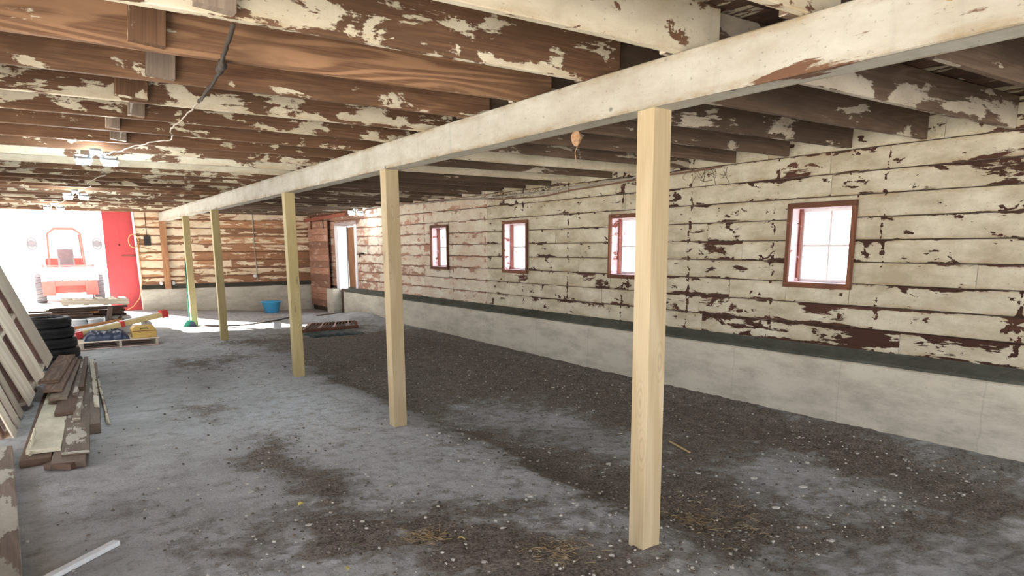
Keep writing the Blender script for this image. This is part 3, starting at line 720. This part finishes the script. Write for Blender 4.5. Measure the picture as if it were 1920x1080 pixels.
# flat pallet with goods
p4 = pallet('wooden_pallet', 1.27, 1.0, 'pale pallet flat on the floor carrying a tarp and yellow case', None, H=.14, ns=6)
place(p4, V((.42, 14.15, .005)), V((1, .03, 0)), V((-.03, 1, 0)))
# top pallet on the lumber heap, in the sun
p5 = pallet('wooden_pallet', 1.0, 1.22, 'sun-bleached pallet lying on top of the lumber heap', None, H=.12, ns=6, alt='pallet')
place(p5, V((1.50, 16.95, .575)), V((0, 1, 0)), V((-1, 0, .02)))

# brown board leaning at the doorway
tag(MB().timber((-.26, 14.0, .0), (-.96, 14.1, 2.45), .18, .045, up=(0, 1, 0), seg=3, wob=.004).build('leaning_board', M['oldpost']), 'wide brown board leaning against the left wall behind the pallets', 'board')
tag(MB().timber((-.42, 13.6, .0), (-.99, 13.7, 2.1), .12, .04, up=(0, 1, 0), seg=3, wob=.004).build('leaning_board', M['greyplank']), 'narrow grey board leaning left of the wide brown board', 'board')

# ------------------------------------------------------------------ tyres
def tyre_mesh():
    mb = MB(); prof = []
    Ro, Ri, hw = .315, .195, .098
    pts = [(Ri, -.075), (Ri + .03, -.09), (Ro - .07, -hw), (Ro - .025, -.092), (Ro - .006, -.072), (Ro, -.05), (Ro, -.034), (Ro - .008, -.031), (Ro - .008, -.026), (Ro + .002, -.023), (Ro + .002, -.004), (Ro - .008, -.002)]
    prof = pts + [(r, -z) for r, z in reversed(pts)]
    inner = [(Ri + .01, .06), (Ro - .03, .075), (Ro - .02, 0), (Ro - .03, -.075), (Ri + .01, -.06), (Ri, -.075)]
    mb.lathe((0, 0, 0), prof + inner, 72)
    return mb
t0 = tyre_mesh().build('car_tyre', M['rubber'], smooth=True)
mz = [('bottom tyre of the black stack, half hidden by planks', 0), ('second tyre from the bottom of the black stack, with a pale scuff', 1), ('middle tyre of the black stack', 2), ('second tyre from the top of the black stack', 3), ('top tyre of the black stack', 4)]
for lab, k in mz:
    o = t0 if k == 0 else t0.copy()
    if k: COL.objects.link(o)
    o.location = (.075 - .022 * k + R.uniform(-.008, .008), 12.25 - .01 * k, .102 + k * .174); o.scale = (1, 1, .77)
    o.location.z = .088 + k * .152
    o.rotation_euler = (R.uniform(-.01, .01), 0, R.uniform(0, 6))
    tag(o, lab, 'tyre', 'stack of tyres')

# ------------------------------------------------------------------ plank pile at the left
PILE = [ # x0 y0 x1 y1 z w th mat cov label
 (0.02, 6.45, 0.400, 11.6, .035, .24, .06, 'greyplank', .2, 'thick grey plank at the bottom of the pile, its dark end nearest the camera'),
 (-0.2, 6.7, 0.060, 11.0, .035, .22, .06, 'brownplank', .2, 'brown plank under the left side of the pile'),
 (0.245, 7.6, 0.466, 11.75, .05, .15, .10, 'greyplank', .3, 'grey beam lying along the right side of the pile'),
 (-0.14, 6.85, 0.100, 10.4, .085, .25, .035, 'creamplank', .93, 'cream-painted plank with peeling front end on the pile'),
 (0.08, 6.62, 0.345, 11.6, .085, .20, .035, 'greyplank', .45, 'long grey-brown plank beside the cream-painted one'),
 (0.14, 7.8, 0.374, 11.6, .125, .07, .045, 'greyplank', .5, 'narrow strip of timber on top of the long grey plank'),
 (0.34, 8.4, 0.476, 11.75, .125, .05, .06, 'creamplank', .8, 'thin white-edged strip on the right of the pile'),
 (0.05, 8.1, 0.299, 11.6, .130, .18, .035, 'brownplank', .2, 'brown board with a rounded dark end across the cream plank'),
 (0.01, 8.75, 0.266, 11.6, .170, .17, .035, 'greyplank', .15, 'pale brown board stepping back on the pile'),
 (-0.03, 9.05, 0.226, 11.6, .210, .18, .035, 'brownplank', .15, 'reddish-brown board below the topmost board'),
 (-0.06, 9.45, 0.186, 11.6, .250, .20, .035, 'brownplank', .1, 'topmost wide grey-brown board on the pile'),
 (0.17, 8.9, 0.375, 11.6, .170, .05, .04, 'greyplank', .4, 'slim strip beside the upper boards of the pile'),
 (0.24, 9.2, 0.417, 11.75, .175, .05, .05, 'brownplank', .4, 'slim dark strip right of the upper boards'),
 (0.4, 7.9, 0.490, 11.0, .045, .03, .08, 'creamplank', .6, 'thin pale lath leaning on the right edge of the pile'),
]
for x0, y0, x1, y1, z, w, th, m, cv, lab in PILE:
    tag(MB().timber((x0, y0, z), (x1, y1, z + .01), w, th, seg=8, wob=.006, ch=.004, cov=cv, rag=.05).build('wood_plank', M[m]), lab, 'plank', 'heap of old planks at the left')
tag(MB().timber((-.12, 6.55, .03), (.06, 6.42, .03), .09, .05, cov=.2, rag=.03).build('wood_offcut', M['brownplank']), 'short broken offcut under the near end of the pile', 'offcut')
tag(MB().timber((-.235, 6.82, .04), (-.2, 7.5, .1), .02, .10, cov=.9, rag=.05, seg=4, wob=.01).build('wood_sliver', M['creamplank']), 'curled cream sliver of wood at the pile corner', 'wood sliver')
tag(MB().timber((-.50, 4.2, .035), (-.62, 7.3, .035), .5, .045, seg=6, wob=.004, cov=.60, rag=.02).build('wood_plank', M['greyplank']), 'wide blotchy plank lying flat at the left picture edge', 'plank')
tag(MB().timber((-.32, 4.08, .02), (.205, 4.555, .02), .05, .03, ch=.003).build('painted_strip', M['paintedstrip']), 'white painted wood strip on the floor at the bottom left', 'wood strip')

# ------------------------------------------------------------------ goods on and behind the flat pallet
def crumple(name, mat, x0, x1, y0, y1, z0, h, lab, cat, seed=1):
    mb = MB(); nx, ny = 44, 26; idx = {}
    for j in range(ny + 1):
        for i in range(nx + 1):
            u, v = i / nx, j / ny; ed = min(1, 7 * min(u, 1 - u)) * min(1, 7 * min(v, 1 - v)); ed = ed ** .5
            n = abs(noise.noise(V((u * 7, v * 4, seed)))) + .6 * abs(noise.noise(V((u * 17, v * 9, seed + 3))))
            x = x0 + (x1 - x0) * u + .02 * noise.noise(V((v * 6, seed, 1))); y = y0 + (y1 - y0) * v + .02 * noise.noise(V((u * 9, seed, 5)))
            idx[i, j] = mb.vert((x, y, z0 + h * ed * (.72 + .45 * n)))
    for j in range(ny):
        for i in range(nx): mb.face([idx[i, j], idx[i + 1, j], idx[i + 1, j + 1], idx[i, j + 1]])
    b = [mb.vert((x, y, z0)) for x, y in ((x0, y0), (x1, y0), (x1, y1), (x0, y1))]; mb.face([b[3], b[2], b[1], b[0]])
    return tag(mb.build(name, mat, smooth=True), lab, cat)
crumple('folded_tarp', M['navy'], .50, 1.22, 14.2, 14.95, .146, .14, 'folded navy tarp lying on the flat pallet', 'tarp')
o = thing('tool_case', (1.46, 14.42, .147), 'tan-yellow case on the right end of the flat pallet', 'case')
MB().prism([(-.20, 0), (.20, 0), (.205, .12), (.16, .215), (-.15, .215), (-.205, .16)], -.17, .17).build('case_body', M['yellow'], o, bevel=.012)
MB().timber((-.19, 0, .125), (.19, 0, .125), .355, .012).build('lid_seam', M['oldpost'], o)
MB().tube([(-.06, -.175, .16), (-.05, -.2, .175), (.05, -.2, .175), (.06, -.175, .16)], .008, 6).build('handle', M['black'], o)
o = thing('flat_package', (.40, 14.75, .22), 'long yellow timber bundle with red taped ends lying tilted across the pallet goods', 'bundle')
d = V((1.53, .3, .27))
def pk(off, w, h, a=0.0, b=1.0): return MB().timber(V(off) + d * a, V(off) + d * b, w, h, ch=.006)
pk((0, 0, 0), .10, .085).build('timber_strip', M['cleanlumber'], o)
pk((0, .11, .03), .09, .05, .02, .98).build('timber_strip', M['white'], o)
pk((0, .03, -.01), .22, .125, -.01, .06).build('red_cap', M['redtape'], o); pk((0, .03, .015), .22, .14, .95, 1.02).build('red_cap', M['redtape'], o)
pk((0, .02, .01), .20, .11, .475, .515).build('red_band', M['redtape'], o)
tag(MB().timber((.25, 14.98, .30), (1.2, 15.35, .40), .06, .05).build('timber_strip', M['orangelumber']), 'orange-brown timber length behind the yellow bundle', 'timber length')
# support crate under the right end of the bundle
tag(MB().box((1.50, 14.86, .146), (1.66, 15.1, .372)).build('carton', M['greybox'], bevel=.006), 'small grey carton under the raised end of the bundle', 'box')
# white bucket, boxes under the lumber heap
def bucket(x, y, s, lab, m='white'):
    r = thing('plastic_bucket', (x, y, floor_z(x, y) + .005), lab, 'bucket', None)
    MB().lathe((0, 0, 0), [(0, 0), (.125 * s, 0), (.15 * s, .33 * s), (.157 * s, .33 * s), (.157 * s, .36 * s), (.143 * s, .36 * s), (.12 * s, .012), (0, .012)], 32).build('bucket_body', M[m], r, smooth=True)
    MB().tube([(.15 * s * math.cos(t), -.01 - .15 * s * math.sin(t) * .75, .33 * s - .19 * s * math.sin(t)) for t in [k * math.pi / 12 for k in range(13)]], .004, 6).build('bucket_handle', M['fixture'], r)
bucket(.56, 16.75, .95, 'white plastic bucket under the left part of the lumber heap')
bucket(.83, 16.6, .98, 'second white bucket, right of the first under the heap')
tag(MB().box((1.02, 16.7, .005), (1.5, 17.2, .345)).build('storage_box', M['greybox'], bevel=.008), 'grey box under the right part of the lumber heap', 'box')
tag(MB().box((1.1, 16.655, .2), (1.35, 16.695, .31)).build('paint_tray', M['darklumber'], bevel=.004), 'dark flat tin leaning on the grey box', 'tin')
crumple('plastic_sheet', M['white'], .42, .98, 16.1, 16.5, .0, .2, 'crumpled white plastic sheet in front of the buckets', 'plastic sheet', 4)
tag(MB().box((-.3, 16.8, .0), (.25, 17.3, .35)).build('storage_box', M['darklumber'], bevel=.008), 'dark box under the left end of the lumber heap behind the tyres', 'box')
LH = [(-.55, 1.00, 16.8, .37, .14, 'darklumber'), (-.45, .95, 16.98, .37, .15, 'brownplank'), (-.3, 1.45, 17.16, .37, .14, 'darklumber'), (-.62, .80, 16.76, .415, .12, 'darklumber'), (-.2, .80, 16.94, .415, .13, 'orangelumber'), (-.35, 1.40, 17.12, .415, .14, 'brownplank'), (-.5, .75, 16.80, .46, .12, 'darklumber'), (.35, .92, 16.86, .46, .1, 'orangelumber'), (.1, 1.42, 17.08, .46, .15, 'darklumber'), (-.3, .9, 16.84, .505, .13, 'darklumber'), (.0, 1.4, 17.1, .505, .14, 'brownplank'), (.05, 1.45, 16.9, .548, .16, 'darklumber')]
for i, (a, b, y, z, w, m) in enumerate(LH):
    tag(MB().timber((a, y + R.uniform(-.02, .02), z), (b, y + R.uniform(-.03, .03), z + .002), w, .038, seg=3, wob=.004).build('lumber_board', M[m]),
        f'{"orange-brown" if "orange" in m else "dark" if "dark" in m else "brown"} board in the heap behind the tyres, {ORD[i]} counting up from the bottom', 'board', 'lumber heap behind the tyres')
tag(MB().timber((1.02, 16.52, .05), (1.12, 16.70, .56), .09, .04, up=(0, 1, 0), cov=.1).build('wooden_stick', M['greyplank']), 'short slat leaning on the front of the lumber heap', 'slat')
tag(MB().timber((.95, 16.45, .02), (1.3, 16.62, .36), .05, .04, up=(0, 1, 0), cov=.1).build('wooden_stick', M['darklumber']), 'dark stick crossing the short slat at the heap', 'slat')

# ------------------------------------------------------------------ blue tub, broom, grate, carton
tz = floor_z(5.3, 20.1)
o = thing('plastic_tub', (5.32, 20.1, tz), 'bright blue plastic tub on the floor by the end wall', 'tub')
MB().lathe((0, 0, 0), [(0, 0), (.185, 0), (.25, .30), (.27, .30), (.27, .325), (.24, .325), (.175, .012), (0, .012)], 40).build('tub_body', M['blue'], o, smooth=True)
for s in (-1, 1): MB().tube([(s * .25, -.05, .30), (s * .29, -.04, .285), (s * .29, .04, .285), (s * .25, .05, .30)], .01, 6).build('tub_handle', M['blue'], o)
o = thing('push_broom', (2.70, 17.22, .0), 'green broom with grey bristles leaning on the farthest post', 'broom')
MB().tube([(0, 0, .13), (.035, .1, 1.47)], .013, 10).build('broom_handle', M['green'], o, smooth=True)
MB().prism([(-.16, -.0), (.14, -.0), (.10, .10), (.035, .15), (-.05, .15), (-.10, .10)], -.05, .03).build('bristles', M['green'], o, bevel=.01)
MB().prism([(-.01, .0), (.14, .0), (.09, .11), (.0, .11)], -.062, -.048).build('bristle_tuft', M['navy'], o)
o = thing('slatted_grate', (4.4, 14.5, .0), 'rusty slatted rack lying on the dirt between the middle posts', 'rack')
zz = floor_z(5, 15) + .03
for p0, p1 in (((4.4, 14.45), (5.72, 14.65)), ((4.95, 15.6), (6.05, 15.6)), ((4.4, 14.45), (4.95, 15.6)), ((5.72, 14.65), (6.05, 15.6))):
    at(MB().timber((*p0, zz + .02), (*p1, zz + .02), .04, .06).build('frame_rail', M['rust']), o)
for k in range(15):
    t = (k + .5) / 15; a = V((4.4, 14.45, zz + .05)).lerp(V((5.72, 14.65, zz + .05)), t); b = V((4.95, 15.6, zz + .05)).lerp(V((6.05, 15.6, zz + .05)), t)
    at(MB().timber(a, b, .035, .02).build('slat', M['rust'] if k % 4 else M['palletpink']), o)
crumple('teal_tarp', M['teal'], 4.35, 5.5, 13.55, 14.3, floor_z(5, 14) + .0, .06, 'dark teal tarp crumpled in front of the rusty rack', 'tarp', 9)
tag(MB().box((4.16, 15.6, floor_z(4, 15.7)), (4.32, 15.75, floor_z(4, 15.7) + .15)).build('carton', M['white'], bevel=.005), 'small pale green-white carton left of the third post', 'box')
pts = path([(2.95, 16.95, .03), (3.6, 16.6, .02), (4.2, 16.9, .02), (4.9, 17.5, .02), (5.2, 17.9, .02)], 8, .004)
tag(MB().tube(pts, .018, 6).build('hose', M['rope'], smooth=True), 'thin dark hose lying on the bright floor near the far posts', 'hose')
tag(MB().timber((5.9, 17.9, .02), (6.5, 18.1, .02), .12, .03).build('dark_board', M['darklumber']), 'short dark board on the floor before the side door', 'board')
tag(MB().lathe((4.9, 18.3, floor_z(4.9, 18.3) + .01), [(0, 0), (.28, 0), (.28, .02), (.02, .025), (0, .025)], 28).build('drain_cover', M['greybox']), 'round grey lid on the bright floor before the blue tub', 'lid')
# lines of dirt clods in front of the second post from the far end
def rubble(name, lab, cat, n, cx, cy, rx, ry, r0, r1, mat):
    mb = MB()
    for _ in range(n):
        x, y = R.gauss(cx, rx), R.gauss(cy, ry); r = R.uniform(r0, r1); z = floor_z(x, y) + r * .3
        blob(mb, (x, y, z), r)
    return tag(mb.build(name, mat), lab, cat, kind='stuff')
OCT = [V(p) for p in ((1, 0, 0), (-1, 0, 0), (0, 1, 0), (0, -1, 0), (0, 0, 1), (0, 0, -1))]
ICO = None
def blob(mb, c, r, n=0):
    global ICO
    if ICO is None:
        bm = bmesh.new(); bmesh.ops.create_icosphere(bm, subdivisions=1, radius=1); ICO = ([v.co.copy() for v in bm.verts], [[v.index for v in f.verts] for f in bm.faces]); bm.free()
    s = V((R.uniform(.7, 1.3), R.uniform(.7, 1.3), R.uniform(.45, .85))); rot = Matrix.Rotation(R.uniform(0, 6.28), 3, 'Z'); base = len(mb.v)
    for v in ICO[0]:
        q = rot @ V((v.x * s.x, v.y * s.y, v.z * s.z)) * (r * R.uniform(.82, 1.12)); mb.vert(V(c) + q, R.random())
    for f in ICO[1]: mb.face([base + k for k in f])
# gravel scattered over the floor (uncountable) and larger single stones
mb = MB(); cnt = 0
while cnt < 8000:
    y = 2.2 + (R.random() ** 1.7) * 12; x = R.uniform(-.9, 6.6)
    d = gsum(PATCH, x, y)
    if R.random() > .025 + .95 * d: continue
    blob(mb, (x, y, floor_z(x, y) + .007), R.choice([.004, .005, .007, .009, .013])); cnt += 1
M['gravel'] = plain('brown_gravel', (.19, .165, .14), .9, var=.5, sc=9)
NG = len(mb.f)
for _ in range(4200):
    y = 2.2 + (R.random() ** 1.5) * 9; x = R.uniform(-.5, 6.5)
    if R.random() > .25 + .75 * gsum(PATCH, x, y): continue
    blob(mb, (x, y, floor_z(x, y) + .009), R.choice([.004, .006, .008, .013]))
nb_ = len(mb.f) - NG
mb.mi = [0] * NG + [1] * nb_
tag(mb.build('gravel', [M['gravel'], M['stone']]), 'fine brown grit and tiny pale pebbles scattered over the floor', 'gravel', kind='stuff')
s0 = MB(); blob(s0, (0, 0, 0), 1.0); s0 = s0.build('stone', M['stone'])
sp = [(2.72, 3.83), (5.35, 3.35), (5.62, 2.75), (4.62, 3.35), (4.75, 3.0), (4.2, 2.85), (3.6, 5.2), (3.35, 4.05), (2.6, 5.6), (4.9, 8.6), (5.5, 7.2), (1.1, 5.05), (1.25, 4.2), (2.25, 3.45), (3.3, 5.0), (4.35, 3.7), (5.0, 2.5), (2.0, 4.6), (3.9, 4.3), (1.9, 3.1), (3.2, 7.1), (4.0, 2.3)]
for i, (x, y) in enumerate(sp):
    o = s0 if i == 0 else s0.copy()
    if i: COL.objects.link(o)
    s = R.uniform(.016, .028) if i > 4 else R.uniform(.024, .034)
    o.scale = (s * R.uniform(.9, 1.3), s, s * .75); o.rotation_euler = (0, 0, R.uniform(0, 6)); o.location = (x, y, floor_z(x, y) + s * .35)
    tag(o, 'small pale stone lying loose on the dirt floor', 'stone', 'loose stones on the floor')
def strawtuft(x, y, n, r, lab):
    mb = MB()
    for _ in range(n):
        a = R.uniform(0, 6.28); q = R.uniform(0, r); c = V((x + q * math.cos(a), y + q * math.sin(a), floor_z(x, y) + .012 + R.uniform(0, .02)))
        d = V((R.uniform(-1, 1), R.uniform(-1, 1), R.uniform(-.15, .25))).normalized() * R.uniform(.02, .07)
        mb.tube([c, c + d * .5 + V((0, 0, .004)), c + d], .0016, 4)
    return tag(mb.build('straw_tuft', M['straw']), lab, 'straw', kind='stuff')
strawtuft(1.78, 3.58, 130, .13, 'tuft of dry straw on the dark patch at bottom centre')
strawtuft(2.35, 2.95, 120, .22, 'loose straw on the floor in front of the nearest post')
strawtuft(3.5, 3.0, 260, .5, 'thin scatter of straw right of the nearest post')
tag(MB().timber((4.83, 4.47, floor_z(4.8, 4.4) + .02), (4.72, 4.12, floor_z(4.8, 4.2) + .015), .018, .012, wob=.004, seg=4).build('stick', M['cleanlumber']), 'pale stick on the dirt right of the nearest post', 'stick')
def leaf(x, y, a, s, lab):
    mb = MB(); c = [mb.vert((x + s * math.cos(a) * t, y + s * math.sin(a) * t, floor_z(x, y) + .024 - .012 * abs(t))) for t in (-1, -.4, .3, 1)]
    for sg in (-1, 1):
        e = [mb.vert((x + s * (math.cos(a) * t - sg * math.sin(a) * w), y + s * (math.sin(a) * t + sg * math.cos(a) * w), floor_z(x, y) + .026 + .006 * sg)) for t, w in ((-.5, .4), (.3, .45))]
        mb.face([c[0], c[1], e[0]]); mb.face([c[1], c[2], e[1], e[0]]); mb.face([c[2], c[3], e[1]])
    o = mb.build('leaf', M['leaf']); m = o.modifiers.new('s', 'SOLIDIFY'); m.thickness = .0015
    return tag(o, lab, 'leaf')
leaf(1.32, 4.57, .4, .028, 'yellow leaf on the floor at lower centre-left')
leaf(1.23, 3.46, 1.4, .024, 'yellow leaf at the bottom picture edge')
leaf(1.95, 3.45, 2.2, .026, 'pale leaf beside the straw tuft')

# ------------------------------------------------------------------ red loader outside
def loader(x, y):
    o = thing('skid_loader', (x, y, 0), 'red compact loader with raised bucket parked in the glaring yard', 'loader')
    B = lambda nm, mb, m, **k: mb.build(nm, M[m], o, **k)
    B('chassis', MB().box((-.62, .2, .32), (.62, 2.3, .88)), 'machine', bevel=.03)
    B('front_plate', MB().box((-.78, .02, .25), (-.42, .2, .72)).box((.42, .02, .25), (.78, .2, .72)).box((-.42, .02, .55), (.42, .2, .72)), 'machine', bevel=.015)
    B('engine_cover', MB().box((-.6, 2.0, .6), (.6, 2.7, 1.45)), 'machine', bevel=.04)
    B('cab_roof', MB().prism([(-.48, 2.28), (-.28, 2.46), (.28, 2.46), (.48, 2.28), (.44, 2.24), (.26, 2.38), (-.26, 2.38), (-.44, 2.24)], .55, 1.75), 'machine')
    for s in (-1, 1):
        B('cab_pillar', MB().timber((s * .52, .5, .88), (s * .46, .58, 2.28), .06, .07, up=(0, 1, 0)), 'machine')
        B('cab_pillar', MB().timber((s * .52, 1.75, .88), (s * .46, 1.7, 2.28), .06, .07, up=(0, 1, 0)), 'machine')
        B('lift_arm', MB().timber((s * .70, 2.3, 1.35), (s * .70, .1, 1.15), .10, .16), 'machine', bevel=.01)
        B('lift_arm', MB().timber((s * .70, .15, 1.2), (s * .66, -.35, .8), .10, .14), 'machine', bevel=.01)
        mr = MB().tube([(s * .5, .6, 2.2), (s * .85, .5, 2.1)], .012, 6); mr.tube([(s * .92 + .13 * math.cos(t), .5, 1.93 + .19 * math.sin(t)) for t in [k * math.tau / 20 for k in range(20)]], .025, 8, closed=True)
        mr.lathe((s * .92, .5, 1.93), [(0, -.01), (.12, -.01), (.12, .01), (0, .01)], 20, 'y')
        B('mirror', mr, 'machinedark')
        for yy in (.55, 1.85):
            w = MB(); w.lathe((s * .83, yy, .44), [(.2, -.15), (.4, -.15), (.43, -.10), (.43, .10), (.4, .15), (.2, .15)], 32, 'x'); 
            for k in range(20):
                t = k * math.tau / 20; c = V((s * .83, yy + .44 * math.cos(t), .44 + .44 * math.sin(t))); tn = V((0, -math.sin(t), math.cos(t)))
                w.timber(c + V((-.14, 0, 0)) + tn * .03, c + V((.14, 0, 0)) - tn * .03, .03, .04, up=V((0, math.cos(t), math.sin(t))))
            wh = B('wheel', w, 'machinedark')
            MB().lathe((s * .83, yy, .44), [(0, -.1 * s), (.2, -.1 * s), (.21, .1 * s), (0, .1 * s)], 24, 'x').build('wheel_rim', M['machine'], wh)
    bk = MB().prism([(-.40, .80), (-.62, 1.18), (-.66, 1.18), (-.78, .82), (-.74, .76), (-.42, .76)], -.78, .78, axis='x')
    bo = B('bucket', bk, 'steel')
    for k in range(7): MB().timber((-.69 + k * .23, -.74, .775), (-.69 + k * .23, -.88, .74), .045, .02).build('bucket_tooth', M['machinedark'], bo)
    B('grab_bar', MB().tube([(-.62, -.3, 1.22), (.62, -.3, 1.22)], .025, 8), 'machine')
    B('seat', MB().box((-.25, 1.0, 1.05), (.25, 1.4, 1.15)).box((-.24, 1.38, 1.15), (.24, 1.5, 1.75)), 'machinedark', bevel=.03)
    B('steering_lever', MB().tube([(-.22, .7, .9), (-.2, .8, 1.45)], .02, 8).tube([(.22, .7, .9), (.2, .8, 1.45)], .02, 8), 'machinedark')
    return o
loader(.76, 27.2)

# ------------------------------------------------------------------ light
w = bpy.data.worlds.new('sky'); SC.world = w; w.use_nodes = True
bg = w.node_tree.nodes['Background']; bg.inputs[0].default_value = (.975, .985, 1, 1); bg.inputs[1].default_value = 1.0
sun = bpy.data.lights.new('sun', 'SUN'); sun.energy = 16.0; sun.angle = .01; sun.color = (1, .94, .84)
so = bpy.data.objects.new('sun', sun); COL.objects.link(so); so.location = (-20, 50, 30)
so.rotation_euler = V((.68, -1, -.52)).to_track_quat('-Z', 'Y').to_euler()

# ------------------------------------------------------------------ camera
f, cy, pitch, yaw, roll = 1295.64, 706.43, .1844, .5927, -.003
F = V((math.sin(yaw) * math.cos(pitch), math.cos(yaw) * math.cos(pitch), -math.sin(pitch)))
Rt = V((math.cos(yaw), -math.sin(yaw), 0)); Up = Rt.cross(F)
Rr = Rt * math.cos(roll) + Up * math.sin(roll); Uu = -Rt * math.sin(roll) + Up * math.cos(roll)
cam = bpy.data.cameras.new('camera'); co = bpy.data.objects.new('camera', cam); COL.objects.link(co)
m = Matrix((Rr, Uu, -F)).transposed().to_4x4(); m.translation = V((0, 0, 1.75)); co.matrix_world = m
cam.sensor_fit = 'HORIZONTAL'; cam.sensor_width = 36; cam.lens = f / 1920 * 36
cam.shift_y = (cy - 540) / 1920; cam.clip_start = .05; cam.clip_end = 400
SC.camera = co
vs = SC.view_settings; vs.view_transform = 'Standard'; vs.look = 'None'; vs.gamma = 1; vs.use_curve_mapping = False; vs.exposure = 2.72
cy_ = SC.cycles; cy_.use_denoising = True; cy_.use_adaptive_sampling = True; cy_.adaptive_threshold = .015; cy_.max_bounces = 10; cy_.diffuse_bounces = 6; cy_.transparent_max_bounces = 8; cy_.sample_clamp_indirect = 6; cy_.caustics_reflective = False; cy_.caustics_refractive = False
